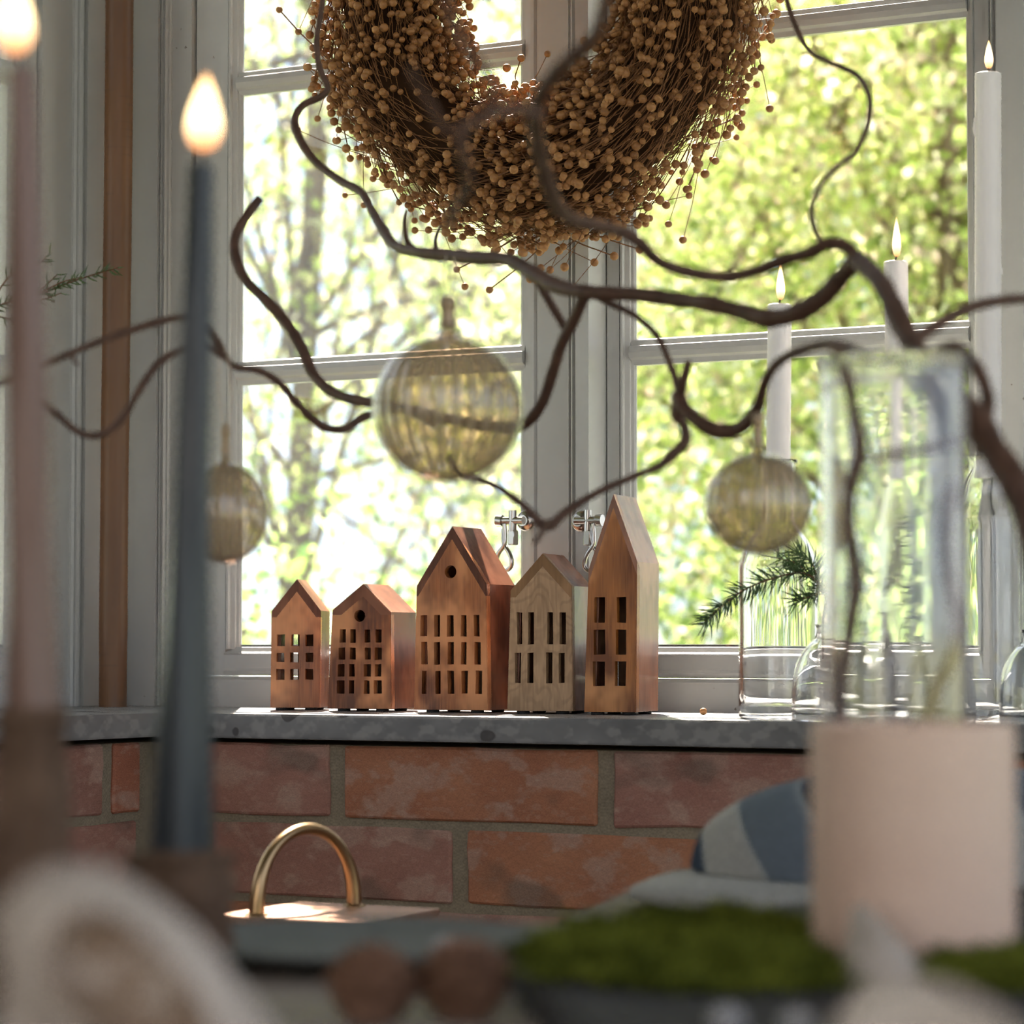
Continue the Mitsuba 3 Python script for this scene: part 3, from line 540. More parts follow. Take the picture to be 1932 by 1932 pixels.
# table: far edge runs from left-near to right-far
ta, tb = np.array([-.62, 1.19]), np.array([.70, 1.43]); tu = (tb - ta) / np.linalg.norm(tb - ta); tn = np.array([tu[1], -tu[0]])
tab = thing('table', 'weathered grey brown wooden table in the foreground', 'table')
MT = np.eye(4); MT[:2, 0], MT[:2, 1] = tu, -tn; MT[:3, 3] = [*ta, 0]; Ltab = np.linalg.norm(tb - ta)
for i in range(5): part(tab, 'plank', mv(cbox(0, Ltab, -.17 * (i + 1) + .001, -.17 * i - .001, ZTB - .03, ZTB, .002), MT), 'table_wood')
part(tab, 'apron', mv(cbox(.06, Ltab - .06, -.79, -.06, ZTB - .10, ZTB - .0305, .002), MT), 'dark_wood')
for x in (.08, Ltab - .08):
    for y in (-.77, -.08): part(tab, 'leg', mv(cbox(x - .03, x + .03, y - .03, y + .03, 0, ZTB - .101, .003), MT), 'dark_wood')

ZS = ZTB + .014
sl = [at_z(948, 1779, ZS), at_z(1500, 1702, ZS), at_z(2250, 1655, ZS), at_z(2300, 2250, ZS), at_z(1190, 2050, ZS)]
tray = single('slate_tray', tri(man(ext([(p[0], p[1]) for p in sl], shift(0, 0, ZTB + .0005), .0125)) + man(ext(sg.Polygon([(p[0], p[1]) for p in sl]).buffer(-.004), shift(0, 0, ZTB + .0005), .0135))), 'slate',
              'dark slate slab carrying moss and the wide pillar candle', 'tray', smooth=False)
pc = P(1724, 1797, 1.03); pc[2] = ZS
ph = P(1724, 1369, 1.0)[2] - ZS
t = thing('pillar_candle', 'wide pale pink pillar candle standing on the slate slab among moss', 'candle')
part(t, 'wax', mv(lathe([(.0001, 0)] + list(smooth_prof([(.0345, 0), (.0362, .002), (.0364, .04), (.0364, ph - .004), (.0352, ph - .0006), (.0325, ph), (.030, ph - .0018), (.012, ph - .003)], 4)) + [(.0001, ph - .003)], 64), shift(*pc)), 'pillar_wax', 35)
part(t, 'wick', tube(catmull([pc + [0, 0, ph - .003], pc + [0, 0, ph + .0005], pc + [.002, 0, ph + .003]], 4), .0010, 6), 'wick')

def moss(label, pts, hgt, seed):
    g = np.random.default_rng(seed); hull = sg.MultiPoint([(p[0], p[1]) for p in pts]).convex_hull
    x0, y0, x1, y1 = hull.bounds; out = []; base = []
    while len(base) < 420:
        x, y = g.uniform(x0, x1), g.uniform(y0, y1)
        if hull.contains(sg.Point(x, y)): base.append((x, y, min(1, hull.exterior.distance(sg.Point(x, y)) / .018)))
    for x, y, e in base:
        h = hgt * (.35 + .65 * e) * (.55 + .75 * meshkit.noise(np.array([x * 60, y * 60, seed * 3.])))
        b = np.array([x, y, ZS]); n_ = 9
        for _ in range(n_):
            d = g.normal(0, .0045, 2); k_ = h * g.uniform(.6, 1.1)
            out.append(tube([b, b + [d[0] * .5, d[1] * .5, k_ * .6], b + [d[0] * 1.4, d[1] * 1.4, k_]], [.0011, .0014, .0002], 4, cap=False))
    k = thing('moss', label, 'moss', 'moss on the slate slab', 'stuff'); scene[k] = ply(cat(out), 'moss_green', smooth=40)
moss('green moss cushion on the slate slab left of the pillar candle', [at_z(990, 1800, ZS), at_z(1180, 1765, ZS), at_z(1400, 1752, ZS), at_z(1540, 1760, ZS), at_z(1585, 1870, ZS), at_z(1300, 1880, ZS), at_z(1010, 1850, ZS)], .012, 1)
moss('green moss tuft at the right foot of the pillar candle', [at_z(1760, 1838, ZS), at_z(1960, 1800, ZS), at_z(2060, 1830, ZS), at_z(1950, 1880, ZS), at_z(1780, 1862, ZS)], .010, 2)

# pale driftwood stick leaning in front of the pillar candle
dp = [at_z(1760, 2080, ZS + .030), P(1700, 1960, .93), P(1664, 1850, .955), P(1638, 1765, .975), P(1622, 1722, .985)]
dr_ = np.array([.021, .0205, .0165, .0105, .0062, .0035])
pth = catmull(dp, 5); rad = np.interp(np.linspace(0, 1, len(pth)), np.linspace(0, 1, 6), dr_)
single('driftwood_stick', tube(pth, rad, 18, squash=lambda u, a: 1 + .06 * np.cos(3 * a[None, :] + 5 * u[:, None])), 'pale_birch', 'pale bare driftwood stick leaning against the front of the pillar candle', 'wood', smooth=50)

# grey plate, cones and stone
pl_o = np.array([P(690, 1800, 1.145)[0], 1.145, ZTB]); Rp = .076
pt = single('plate', mv(lathe([(.0001, .001), (Rp * .55, .0), (Rp * .60, .002), (Rp * .9, .006), (Rp, .0085), (Rp * 1.005, .0098), (Rp * .99, .0105), (Rp * .9, .0086), (Rp * .6, .0048), (.0001, .0042)], 72), shift(*pl_o)), 'stoneware',
            'round grey stoneware plate below the copper lantern lid', 'plate', smooth=40)
def pine_cone(label, o, h, r, tilt):
    t = thing('pine_cone', label, 'cone', 'pine cones lying on the table'); M = shift(*o) @ frame(tilt, [0, 0, 0])
    part(t, 'core', mv(lathe(smooth_prof([(.0001, 0), (r * .5, h * .1), (r * .55, h * .4), (r * .35, h * .8), (.0001, h)], 4), 16), M), 'cone_scale', 40)
    for i in range(56):
        u = (i + .5) / 56; a = i * 2.39996; rr = r * math.sin(math.pi * (.12 + .80 * u)) ** .8; z = h * u * .92
        sc = mv(lathe([(.0001, -.0008), (rr * .30, -.0007), (rr * .36, .0002), (rr * .2, .0012), (.0001, .0013)], 8), np.diag([1, .85, 1, 1.]))
        Ms = frame([math.cos(a) * -.55, math.sin(a) * -.55, .85], [rr * .68 * math.cos(a), rr * .68 * math.sin(a), z])
        part(t, 'scale', mv(sc, M @ Ms), 'cone_scale', 50)
pine_cone('reddish brown pine cone in front of the grey plate', np.append(P(695, 1925, .955)[:2], ZTB), .028, .0180, [.1, .25, 1])
pine_cone('darker brown pine cone between the white stone and the moss', np.append(P(890, 1935, .965)[:2], ZTB), .029, .0190, [-.2, .1, 1])
def pebble(label, px, py, z, r, Y=None):
    o = at_z(px, py, z); m = trimesh.creation.icosphere(3, r); m.vertices *= [1.0, .9, .8]; m.vertices *= 1 + .10 * (meshkit.noise(m.vertices / r * 1.3 + px)[:, None] - .5)
    m.apply_transform(shift(o[0], o[1], z + r * .78)); single('pebble', m, 'white_stone', label, 'stone', 'white pebbles on the table', smooth=True)
pebble('small white pebble between the two pine cones', 848, 1822, ZTB, .0075)
pebble('white pebble at the lower edge under the moss', 1372, 1955, ZS, .0055)
pebble('white pebble beside the pale driftwood stick', 1505, 1962, ZS, .0055)

# hollow pale birch log at the lower left, the candle holders behind it
def log_mesh(path, r, hollow):
    return tube(path, r, 40, squash=lambda u, a: 1 + .05 * np.cos(2 * a[None, :] + 3 * u[:, None]) + .03 * np.cos(5 * a[None, :] + 9 * u[:, None]))
lg = thing('driftwood_log', 'pale weathered driftwood log with a brown hollow at the lower left of the table', 'log')
lp = catmull([P(20, 1725, .645), P(125, 1768, .64), (P(225, 1855, .632)), P(310, 1965, .625), P(395, 2095, .62)], 8); n_l = len(lp)
r_l = np.interp(np.linspace(0, 1, n_l), [0, .08, .25, .6, 1], [.0060, .0125, .0180, .0208, .0212])
lp[:, 2] = np.maximum(lp[:, 2], ZTB + .001 + r_l * 1.08)
cd = np.array([0, 0, CZ]) - lp[n_l // 2]; cd /= np.linalg.norm(cd)
bark = tube(lp, r_l, 56, squash=lambda u, a: 1 + .05 * np.cos(2 * a[None, :] + 3 * u[:, None]) + .03 * np.cos(5 * a[None, :] + 9 * u[:, None]))
bark.fix_normals(); gp = catmull([lp[n_l // 4] + cd * .0190, lp[n_l // 2] + cd * .0205, lp[(7 * n_l) // 8] + cd * .0215], 6)
gr = np.interp(np.linspace(0, 1, len(gp)), [0, .2, .7, 1], [.0055, .0098, .0112, .0085])
cut_ = tube(gp, gr, 28); cut_.fix_normals(); core_ = tube(gp - cd * .0016, gr + .0010, 28); core_.fix_normals()
part(lg, 'knot', tube([[lp[4][0], lp[4][1] + .003, ZTB], [lp[4][0], lp[4][1] + .002, lp[4][2] - .006]], [.010, .008], 16), 'pale_birch', 40)
part(lg, 'wood', tri(man(bark) - man(cut_)), 'pale_birch', 50)
part(lg, 'hollow', tri((man(core_) ^ man(bark)) - man(cut_)), 'heart_wood', 50, label='brown hollow of the log')
def stump(label, base_px, Y, top_py, r0, r1, wax_r, lean=(0, 0)):
    top = P(base_px[0], top_py, Y); bot = np.array([top[0] + lean[0], Y + lean[1], ZTB]); tt = np.linspace(0, 1, 14); p = bot + (top - bot) * tt[:, None]
    gq = np.random.default_rng(len(label)); rr = (r0 + (r1 - r0) * tt) * (1 + .10 * (np.array([meshkit.noise(np.array([x * 7, 1., len(label) * 1.])) for x in tt]) - .5))
    m = tube(p, rr, 36, squash=lambda u, a: 1 + .07 * np.cos(4 * a[None, :] + 6 * u[:, None]) + .05 * np.cos(9 * a[None, :] - 11 * u[:, None]))
    t = thing('bark_candle_holder', label, 'candle holder'); part(t, 'trunk', m, 'rough_bark', 40)
    part(t, 'collar', tube([top - [0, 0, .004], top + [0, 0, .002]], [wax_r + .0035, wax_r + .0025], 24), 'rough_bark', 40); return top
tb1 = stump('knobbly bark candle holder under the blue candle', (342, 0), 1.10, 1612, .021, .0185, .0105)
taper_candle('lit dark blue taper candle with twisted sides in the foreground', tb1 - [0, 0, .002], P(380, 312, 1.10), .0112, .0043, 'blue_wax', (.0305, .0069, .03), None, (.22, 4, .085))
tb2 = stump('rough bark candle holder under the brown candle at the left edge', (62, 0), 1.0, 1345, .0185, .0095, .0092)
taper_candle('lit brown twisted taper candle at the left edge of the foreground', tb2 - [0, 0, .002], P(42, 132, 1.0), .0092, .0050, 'brown_wax', (.030, .0062, -.03), None, (.35, 4, .06), -.004)

# ------------------------------------------------------------------ tall clear vase with the hazel branch
vo = P(1692, 1600, 1.24); vo[2] = ZTB + .0145; Rv = 139 / F * 1.24; hv = P(1692, 676, 1.24)[2] - vo[2]
vp = [(.0001, .0015), (Rv * .9, .0004)] + list(smooth_prof([(Rv * .97, .001), (Rv, .004), (Rv, hv * .5), (Rv, hv - .012), (Rv + .0012, hv - .004), (Rv + .0016, hv)], 4)) + list(smooth_prof([(Rv - .0006, hv), (Rv - .0022, hv - .006), (Rv - .0026, hv - .014), (Rv - .0026, hv * .5), (Rv - .003, .014), (Rv * .85, .009)], 4)) + [(.0001, .009)]
single('vase', mv(lathe(vp, 72), shift(*vo)), 'glass', 'tall clear glass cylinder vase behind the pillar candle holding dark stems', 'vase', smooth=40)

hz = thing('hazel_branch', 'dark twisting hazel branch reaching across the picture from the tall vase', 'branch')
def bough(name, pts, taper_tip=True, cut=False):     # (px, py, Y, width px)
    p = np.array([P(x, y, Y) for x, y, Y, w in pts]); r = np.array([w / 2 / F * Y for x, y, Y, w in pts])
    q = catmull(np.hstack([p, r[:, None]]), 7); g = np.random.default_rng(len(pts) * 7 + int(pts[0][0]))
    nz = np.array([meshkit.noise(np.array([i * .55, 3., pts[0][1] * .1])) for i in range(len(q))]) - .5
    rr = np.maximum(q[:, 3] * (1 + .22 * nz), .0006)
    if taper_tip and not cut: rr[-3:] *= [.9, .75, .5]
    return part(hz, name, tube(q[:, :3], rr, 12, squash=lambda u, a: 1 + .06 * np.cos(3 * a[None, :] + 14 * u[:, None])), 'hazel_bark', 60)
def w_(xy, Ys, ws):
    n = len(xy); Yv = np.interp(np.linspace(0, 1, n), np.linspace(0, 1, len(Ys)), Ys); wv = np.interp(np.linspace(0, 1, n), np.linspace(0, 1, len(ws)), ws)
    return [(x, y, a, b) for (x, y), a, b in zip(xy, Yv, wv)]
foot = at_z(2040, 1640, ZTB)
bough('trunk', w_([(2035, 1690), (2010, 1300), (1965, 1060), (1925, 930), (1880, 860), (1835, 790), (1790, 735), (1745, 690), (1700, 612), (1662, 535), (1618, 490)], [1.24, 1.26, 1.28, 1.30, 1.33, 1.38, 1.44, 1.50, 1.6], [66, 64, 62, 60, 56, 50, 46, 40, 34]), False)
bough('branch', w_([(1740, 690), (1795, 656), (1835, 684), (1862, 742), (1860, 800), (1848, 850)], [1.40, 1.36, 1.32], [30, 24, 26, 30]), False)
bough('branch', w_([(1722, 645), (1760, 618), (1800, 594), (1842, 577), (1885, 567), (1940, 564), (2010, 575), (2060, 560)], [1.46, 1.5, 1.55], [24, 22, 19, 16]))
bough('branch', w_([(1618, 490), (1590, 520), (1552, 562), (1500, 592), (1450, 600), (1400, 588), (1340, 573), (1280, 566), (1200, 556), (1110, 552), (1050, 540), (1005, 515), (960, 491), (900, 487), (850, 482), (790, 476), (745, 463), (720, 430), (700, 395), (680, 362), (640, 340), (600, 310), (570, 270), (556, 230), (570, 200), (605, 182), (618, 165), (603, 130), (597, 80), (603, 40), (612, -15)],
                   [1.6, 1.66, 1.72, 1.80, 1.9, 2.0, 2.15, 2.25, 2.3, 2.3, 2.3], [36, 36, 31, 28, 30, 25, 19, 15, 15, 13, 12, 10]))
bough('branch', w_([(1618, 490), (1596, 464), (1562, 459), (1525, 478), (1480, 490), (1430, 510), (1380, 522), (1330, 520), (1270, 506), (1235, 488), (1210, 462), (1180, 440), (1130, 425), (1075, 412), (1045, 375), (1026, 320), (1014, 260), (1012, 210), (1032, 160), (1072, 115), (1112, 82), (1135, 40), (1148, -25)],
                   [1.6, 1.62, 1.66, 1.66, 1.58, 1.42, 1.25, 1.18, 1.14], [26, 24, 22, 21, 22, 24, 26, 30, 30, 28, 24]))
bough('twig', w_([(1014, 215), (965, 205), (905, 224), (868, 250), (876, 300), (884, 350), (856, 400), (846, 440)], [1.18, 1.10, 1.12, 1.25], [22, 24, 26, 18, 12]))
bough('twig', w_([(868, 250), (835, 240), (812, 200), (790, 165), (770, 120)], [1.11, 1.08], [20, 18, 12]))
bough('twig', w_([(905, 224), (935, 170), (905, 120), (872, 80), (846, 20), (840, -30)], [1.10, 1.06], [20, 18, 14]))
bough('twig', w_([(1552, 462), (1535, 425), (1532, 392), (1548, 350), (1575, 318), (1612, 288), (1636, 238), (1640, 182), (1616, 142), (1562, 116), (1524, 92), (1497, 40), (1478, -20)], [1.66, 1.8, 2.0, 2.1], [13, 10, 10, 10, 9, 12]))
bough('twig', w_([(790, 476), (768, 455), (764, 420), (768, 396)], [2.14, 2.1], [10, 9, 6])); bough('twig', w_([(822, 478), (822, 450), (832, 425)], [2.14, 2.1], [9, 6]))
bough('branch', w_([(1105, 553), (1085, 600), (1060, 650), (1044, 700), (1022, 762), (985, 802), (930, 806), (850, 792), (765, 772), (702, 760), (660, 752), (620, 735), (590, 705), (570, 660), (540, 610), (500, 565), (465, 530), (446, 490), (443, 450), (463, 410), (489, 376)], [1.84, 1.9, 1.98, 2.05, 2.1, 2.15], [24, 22, 22, 21, 20, 21, 20, 20, 16]), True, True)
bough('twig', w_([(1005, 515), (1032, 560), (1062, 612), (1072, 630)], [1.86, 1.89], [16, 15]), False)
bough('twig', w_([(1115, 553), (1150, 572), (1200, 597), (1240, 635), (1262, 680), (1276, 720), (1284, 750)], [1.84, 1.78], [14, 12, 13, 16]), False)
bough('twig', w_([(1282, 752), (1278, 785), (1290, 800), (1293, 832), (1270, 856), (1242, 880), (1200, 897), (1130, 928), (1070, 965), (1030, 994), (990, 956), (940, 920), (905, 905), (870, 896), (845, 860)], [1.78, 1.78, 1.76, 1.76], [30, 16, 22, 14, 13, 20, 13, 13, 10]), False)
bough('twig', w_([(1283, 755), (1288, 722), (1299, 684)], [1.78, 1.76], [18, 18, 15]), True, True); bough('twig', w_([(1034, 985), (1022, 1005), (1008, 1026)], [1.76, 1.72], [13, 9]))
bough('branch', w_([(1280, 745), (1290, 770), (1315, 792), (1352, 812), (1396, 808), (1428, 770), (1445, 715), (1475, 678), (1528, 655), (1580, 650), (1640, 672), (1700, 690), (1745, 692)], [1.78, 1.76, 1.74, 1.68, 1.58, 1.48, 1.42], [28, 24, 30, 24, 19, 18, 20, 26, 32]), False)
bough('twig', w_([(820, 800), (760, 770), (690, 785), (650, 809), (608, 803), (565, 765), (530, 725), (490, 700), (440, 690), (416, 655), (388, 612), (350, 598), (290, 610), (200, 640), (130, 668), (80, 690), (0, 722), (-60, 735)], [2.0, 1.95, 1.9, 1.8, 1.7, 1.62], [15, 16, 15, 13, 14, 15, 13, 12]))
bough('twig', w_([(422, 672), (390, 652), (350, 657), (300, 685), (260, 740), (230, 790), (190, 820), (150, 816), (112, 786), (90, 765), (55, 730)], [1.78, 1.7, 1.66], [15, 14, 14, 12])); bough('twig', w_([(140, 664), (138, 678), (150, 690)], [1.66, 1.66], [9, 6]))
bough('stem', w_([(1600, 1700), (1588, 1340), (1602, 1210), (1614, 1100), (1603, 1010), (1605, 930), (1624, 850), (1610, 770), (1600, 715), (1575, 655)], [1.235, 1.24, 1.24, 1.26], [24, 24, 26, 24, 22]), False)
bough('stem', w_([(1720, 1700), (1755, 1345), (1796, 1245), (1808, 1180), (1792, 1100), (1785, 1020), (1790, 950), (1806, 890), (1800, 820), (1770, 720), (1745, 690)], [1.24, 1.24, 1.25, 1.40], [26, 26, 26, 28, 26]), False)
bough('twig', w_([(1618, 866), (1660, 862), (1715, 850), (1760, 845), (1798, 830)], [1.25, 1.25], [16, 15]), False)

# ------------------------------------------------------------------ glass baubles hanging from the branch
def bauble(label, px, py, Y, wpx, hpx, top, ribs):
    c = P(px, py, Y); R = wpx / 2 / F * Y; H = hpx / 2 / F * Y
    t = thing('glass_bauble', label, 'ornament', 'champagne glass baubles on the branch')
    u = np.linspace(-math.pi / 2, math.pi / 2 - .17, 26); pr = np.stack([np.maximum(R * np.cos(u), .0001), H * np.sin(u)], 1); nk = pr[-1]
    pr = np.vstack([pr, [nk[0] * .72, nk[1] + .003], [nk[0] * .55, nk[1] + .007]])
    m = lathe(pr, 96, lambda v, a: 1 + .026 * np.cos(ribs * a[None, :]) * np.clip(np.sin(math.pi * np.minimum(v, .93))[:, None] * 2, 0, 1))
    uvb = np.stack([(np.arctan2(m.vertices[:, 1], m.vertices[:, 0]) / (2 * math.pi) + .5) * ribs, m.vertices[:, 2] / H], 1)
    inner_m = m.copy(); inner_m.vertices *= .945; part(t, 'globe', mv(inner_m, shift(*c)), 'bauble_glass', True, uv=uvb)
    part(t, 'clear_shell', mv(m, shift(*c)), 'pane_glass', True)
    z = nk[1] + .005; cr = nk[0] * .62
    part(t, 'cap', mv(lathe(smooth_prof([(cr * 1.1, z), (cr * .92, z + .004), (cr * .86, z + .010), (cr * 1.06, z + .014), (cr * .8, z + .018), (.0001, z + .019)], 4), 24), shift(*c)), 'bauble_cap', 50)
    tp = P(*top); o = c + [0, 0, z + .018]
    part(t, 'string', cat(tube(catmull([o + [-.0015, 0, 0], (o + tp) / 2 + [-.004, 0, 0], tp + [-.002, 0, .004]], 5), .0005, 5), tube(catmull([o + [.0015, 0, 0], (o + tp) / 2 + [.004, 0, 0], tp + [.002, 0, .004]], 5), .0005, 5), tube([tp + [-.002, 0, .004], tp + [.002, 0, .004]], .0005, 5)), 'thread')
bauble('largest ribbed champagne glass bauble hanging at the centre above the houses', 845, 772, 1.72, 282, 284, (850, 482, 2.0), 26)
bauble('round champagne glass bauble hanging in front of the shortest white candle', 1431, 951, 1.66, 200, 196, (1436, 795, 1.68), 22)
bauble('champagne glass bauble half hidden behind the blue taper candle', 425, 968, 1.78, 164, 196, (423, 676, 1.78), 20)

# ------------------------------------------------------------------ copper lantern below the sill
lz = P(620, 1722, 2.13)[2]; lo = np.array([P(619, 1722, 2.14)[0], 2.14, 0]); ML_ = rotz(-TH * .92, lo); hs = .0615
t = thing('copper_lantern', 'square copper lantern with a brass arch handle in front of the brick wall', 'lantern')
part(t, 'lid', mv(cbox(-hs, hs, -hs, hs, lz - .0062, lz, .0008), ML_), 'copper', False)
for sx in (-1, 1):
    for sy in (-1, 1): part(t, 'corner_post', mv(cbox(sx * .046 - .005, sx * .046 + .005, sy * .046 - .005, sy * .046 + .005, .021, lz - .0064, .0008), ML_), 'copper_dark', False)
    part(t, 'glass_side', mv(cbox(sx * .046 - .001, sx * .046 + .001, -.041, .041, .03, lz - .02, .0003), ML_), 'pane_glass', False)
part(t, 'base', mv(cbox(-.060, .060, -.060, .060, 0, .0205, .001), ML_), 'copper_dark', False)
for z in (lz - .030, .03): part(t, 'frame', mv(cat(cbox(-.041, .041, -.050, -.043, z, z + .02), cbox(-.041, .041, .043, .050, z, z + .02), cbox(-.050, -.043, -.041, .041, z, z + .02), cbox(.043, .050, -.041, .041, z, z + .02)), ML_), 'copper_dark', False)
fa, fb = at_z(484, 1727, lz), at_z(668, 1709, lz); hp = P(576, 1568, 2.12)[2] - lz; aa = np.linspace(0, math.pi, 25)
arch = np.array([(fa + fb) / 2 + (fa - fb) / 2 * math.cos(a) * (1 if True else 0) + np.array([0, 0, hp * math.sin(a) ** .86]) for a in aa])
part(t, 'handle', tube(arch, .0043 + .0016 * np.abs(np.cos(aa)) ** 6, 16), 'brass', 60)
for f_ in (fa, fb): part(t, 'handle_foot', mv(lathe([(.0001, .0018), (.0075, .0016), (.009, .0004), (.009, 0), (.0001, 0)], 20), shift(f_[0], f_[1], lz + .0001)), 'brass', 40)

# ------------------------------------------------------------------ striped blanket on a stool at the right
zst = P(1500, 1722, 1.66)[2]; bo = np.array([P(1660, 1600, 1.70)[0], 1.70, zst])
st = thing('stool', 'dark wooden stool carrying the striped blanket, mostly hidden behind the table', 'stool')
MS = rotz(-.25, [bo[0], bo[1], 0])
part(st, 'seat', mv(cbox(-.17, .17, -.12, .12, zst - .03, zst - .001, .003), MS), 'dark_wood')
for sx in (-1, 1):
    for sy in (-1, 1): part(st, 'leg', mv(cbox(sx * .14 - .016, sx * .14 + .016, sy * .095 - .016, sy * .095 + .016, 0, zst - .0305, .003), MS), 'dark_wood')
def fold(cx, cy, z0, rx, ry, h, ex, lean, seed, fl=.55):
    n, m = 60, 40; u = np.linspace(0, 1, n); v = np.linspace(0, 2 * np.pi, m, endpoint=False)
    pts, uvs = [], []
    for a in u:
        x = -math.cos(math.pi * a); w = max(1 - abs(x) ** 2.4, 0) ** (1 / 2.4)
        for b in v:
            cb, sb = math.cos(b), math.sin(b); sgn = lambda q, e: math.copysign(abs(q) ** e, q)
            y = sgn(cb, .7) * w; z = max(sgn(sb, .8), -fl) * w
            pts.append([x * rx + lean * z * h, y * ry, (z + fl) / (1 + fl) * h]); uvs.append([a + .13 * z, b])
    pts = np.array(pts); wob = meshkit.fbm(pts * 14 + seed, 3, seed)[:, None] - .5
    pts = pts * (1 + .10 * wob); pts[:, 2] -= pts[:, 2].min()
    i, j = np.meshgrid(np.arange(n - 1), np.arange(m), indexing='ij'); q = i * m + j; w = i * m + (j + 1) % m
    f = np.concatenate([np.stack([q, w, w + m], -1).reshape(-1, 3), np.stack([q, w + m, q + m], -1).reshape(-1, 3)])
    M = MS @ shift(cx, cy, z0); p4 = pts @ M[:3, :3].T + M[:3, 3]
    return trimesh.Trimesh(p4, f[:, ::-1], process=False), np.array(uvs)
bk = thing('striped_blanket', 'folded woollen blanket with grey and dark blue stripes beside the pillar candle', 'blanket')
fm, uv = fold(-.005, 0, zst, .145, .10, .022, 1, 0, 1); part(bk, 'lower_fold', fm, 'blanket_wool', True, uv=uv * [.14, 1])
fm, uv = fold(.030, .005, zst + .019, .140, .09, .064, 1, .1, 2, .06); part(bk, 'upper_fold', fm, 'blanket_wool', True, uv=uv * [1, 1] + [.28, 0])

# ------------------------------------------------------------------ the garden outside
single('garden_lawn', cbox(-40, 40, 3.4, 70, -.62, -.5), 'lawn', 'green garden lawn outside the windows', kind='structure', smooth=False)
def leaf_mesh(centers, size, g, cols):
    n = len(centers); d = g.normal(0, 1, (n, 3)); d /= np.linalg.norm(d, axis=1, keepdims=True); e = np.cross(d, g.normal(0, 1, (n, 3))); e /= np.linalg.norm(e, axis=1, keepdims=True); f = np.cross(d, e)
    s = (size * g.uniform(.6, 1.25, n))[:, None]
    v = np.stack([centers - d * s * .5, centers + e * s * .32 + f * s * .08, centers + d * s * .55, centers - e * s * .32 + f * s * .08], 1).reshape(-1, 3)
    b = np.arange(n)[:, None] * 4; fc = np.concatenate([b + [0, 1, 2], b + [0, 2, 3]]).reshape(-1, 3)
    c = cols[g.integers(0, len(cols), n)] * g.uniform(.75, 1.25, (n, 1)); return trimesh.Trimesh(v, fc, process=False), np.repeat(np.clip(c, 0, .95), 4, axis=0)
SPRING = np.array([[.66, .74, .32], [.60, .70, .26], [.78, .82, .50], [.44, .56, .18], [.74, .72, .46], [.74, .60, .52], [.82, .84, .66], [.26, .34, .12]])
FRESH = np.array([[.56, .72, .24], [.46, .64, .18], [.72, .80, .42], [.30, .44, .12], [.18, .28, .10]])
DEEP = np.array([[.12, .22, .06], [.18, .28, .07], [.28, .40, .08], [.10, .17, .06]])
def tree(label, x, y, z0, h, crown, n, size, cols, seed, trunk_r=.09, cl=.30, lean=0):
    g = np.random.default_rng(seed); t = thing('garden_tree', label, 'tree', 'spring trees outside the windows')
    G_ = 1.6; x, y, h = x * G_, y * G_, (h - .5 - CZ) * G_ + CZ + .5; crown = tuple((c - CZ) * G_ + CZ for c in crown[:2]) + (crown[2] * G_,); size *= 1.05; n = int(n * 1.6); cl *= G_; trunk_r *= 1.1
    z0 = -.5; p = np.array([[x + lean * u + .06 * math.sin(u * 5 + seed), y, z0 + u * h] for u in np.linspace(0, .92, 8)])
    part(t, 'trunk', tube(p, np.linspace(trunk_r, trunk_r * .25, 8), 10), 'tree_bark', 40)
    cz0, cz1, cr = crown; cz0 = max(cz0, -.3); br, ends = [], []
    for i in range(46):
        u = g.uniform(.12, .95); b0 = np.array([np.interp(u * .92, np.linspace(0, .92, 8), p[:, k]) for k in range(3)])
        zc = cz0 + (cz1 - cz0) * g.random(); a = g.uniform(0, 2 * np.pi); prof = math.sin(math.pi * min(max((zc - cz0) / (cz1 - cz0) * .9 + .08, 0), 1)) ** .5
        e = np.array([x + lean * .6 + cr * prof * g.uniform(.3, 1) ** .6 * math.cos(a), y + .7 * cr * prof * g.uniform(.3, 1) * math.sin(a), zc])
        q = catmull([b0, (b0 + e) / 2 + [0, 0, .12], e], 4); br.append(tube(q, np.linspace(trunk_r * .28, .006, len(q)), 5, cap=False)); ends += [q[k_] for k_ in (-1, -2, -3, -4)]
    part(t, 'branches', cat(br), 'tree_bark', 40, kind='stuff', label='thin bare branches')
    ends = np.array(ends); c = ends[g.integers(0, len(ends), n)] + g.normal(0, cl, (n, 3)) * [1, .8, .8]
    m, col = leaf_mesh(c, size, g, cols); part(t, 'leaves', m, 'leaf', False, color=col, kind='stuff', label='small spring leaves')
    return t
tree('dense yellow green tree filling the right window', 1.15, 7.2, 0, 4.6, (.4, 3.4, 1.5), 26000, .060, SPRING, 21, .10, .26)
tree('fresh green leafy tree low behind the glass bottles', 2.35, 8.3, 0, 4.2, (.1, 3.0, 1.5), 18000, .060, FRESH, 22, .10, .28)
tree('thin airy spring tree behind the left pane', -.62, 8.6, 0, 4.8, (1.25, 3.6, 1.35), 8500, .060, SPRING, 23, .08, .28)
tree('sparse pale tree further left of the window', -2.5, 9.5, 0, 4.8, (1.0, 3.4, 1.6), 9000, .065, SPRING, 24, .09, .30)
tree('darker green tree standing far behind the right window', 2.0, 14.5, 0, 6.2, (.3, 4.6, 2.4), 14000, .10, DEEP, 25, .16, .42)
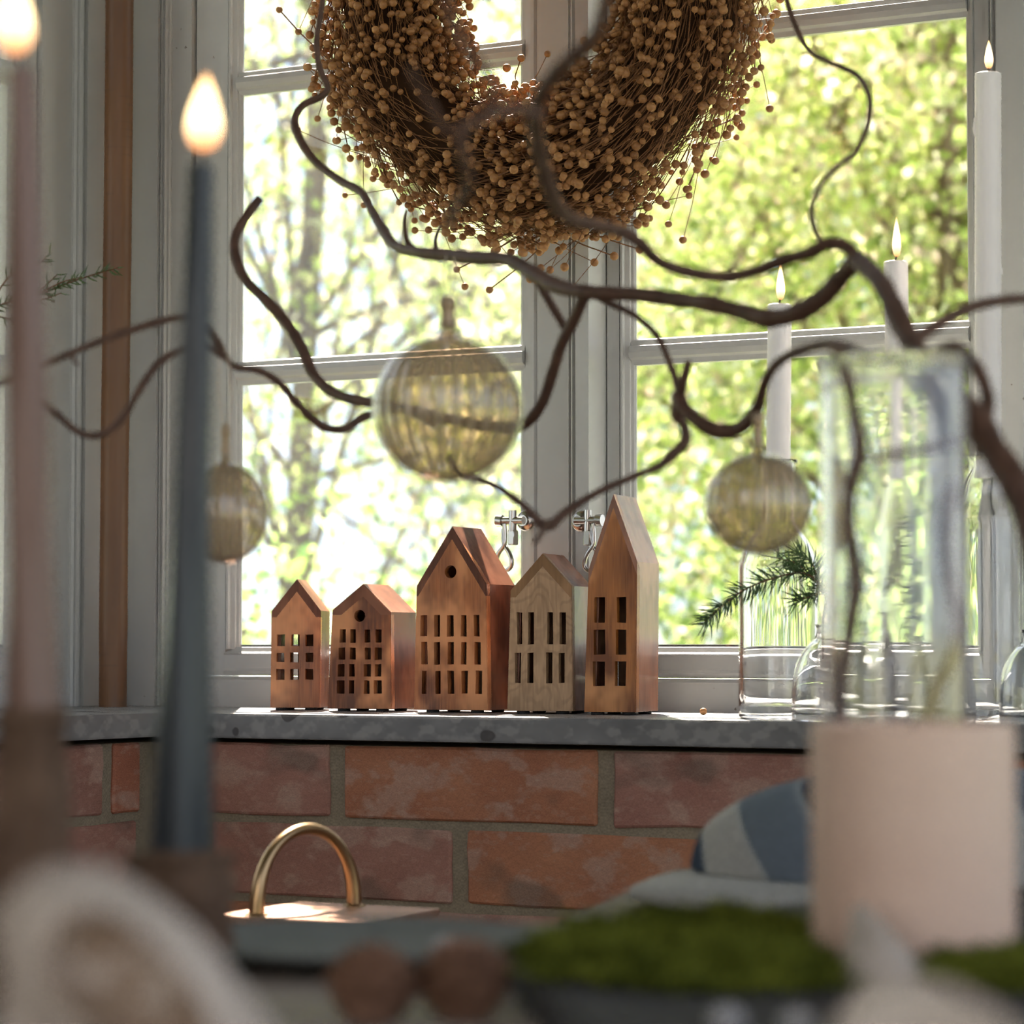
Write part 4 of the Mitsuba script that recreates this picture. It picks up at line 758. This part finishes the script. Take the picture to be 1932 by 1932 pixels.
tree('darker green tree far behind between both windows', -.2, 16.5, 0, 6.2, (1.6, 4.8, 2.2), 7000, .10, np.vstack([DEEP, SPRING]), 26, .16, .45)
tree('tall fresh tree far out at the right', 5.2, 12.5, 0, 6.2, (.2, 4.4, 2.4), 14000, .09, FRESH, 27, .15, .4)
tree('tall pale tree far out at the left', -5.0, 14.0, 0, 6.4, (.6, 4.8, 2.4), 10000, .10, SPRING, 28, .15, .42)
tree('broad fresh tree seen only through the side window', -5.2, 7.2, 0, 4.6, (.6, 3.4, 1.8), 9000, .075, FRESH, 41, .10, .28)
tree('spreading pale tree past the far end of the side window', -7.6, 5.2, 0, 4.4, (.6, 3.2, 1.8), 8000, .075, SPRING, 42, .10, .28)
tree('tall tree with a high crown shading the right part of the window', 1.5, 4.35, 0, 6.2, (3.9, 5.9, .95), 15000, .08, FRESH, 40, .10, .16, -.1)
def shrub(label, x, y, r, h, n, cols, seed):
    g = np.random.default_rng(seed); t = thing('garden_shrub', label, 'shrub', 'low shrubs outside the windows'); st = []
    ends = []
    for i in range(22):
        a = g.uniform(0, 2 * np.pi); e = np.array([x + r * g.random() ** .6 * math.cos(a), y + r * g.random() ** .6 * math.sin(a), -.5 + h * g.uniform(.45, 1)]); q = catmull([[x + .1 * math.cos(a), y + .1 * math.sin(a), -.5], [(x + e[0]) / 2, (y + e[1]) / 2, e[2] * .4 - .2], e], 4)
        st.append(tube(q, np.linspace(.012, .004, len(q)), 5, cap=False)); ends += list(q[3:])
    part(t, 'stems', cat(st), 'tree_bark', 40, kind='stuff', label='thin woody stems'); ends = np.array(ends)
    m, col = leaf_mesh(ends[g.integers(0, len(ends), n)] + g.normal(0, .12, (n, 3)), .055, g, cols); part(t, 'leaves', m, 'leaf', False, color=col, kind='stuff', label='dense small leaves')
shrub('low green shrub behind the smallest wooden house', -.72, 7.6, .45, 1.62, 4500, np.vstack([DEEP, FRESH]), 31)
shrub('low leafy shrub behind the broad wooden houses', .15, 9.2, .9, 1.75, 5000, FRESH, 32)
shrub('rounded green shrub outside the right window', 1.3, 6.6, .6, 1.65, 6000, FRESH, 33)
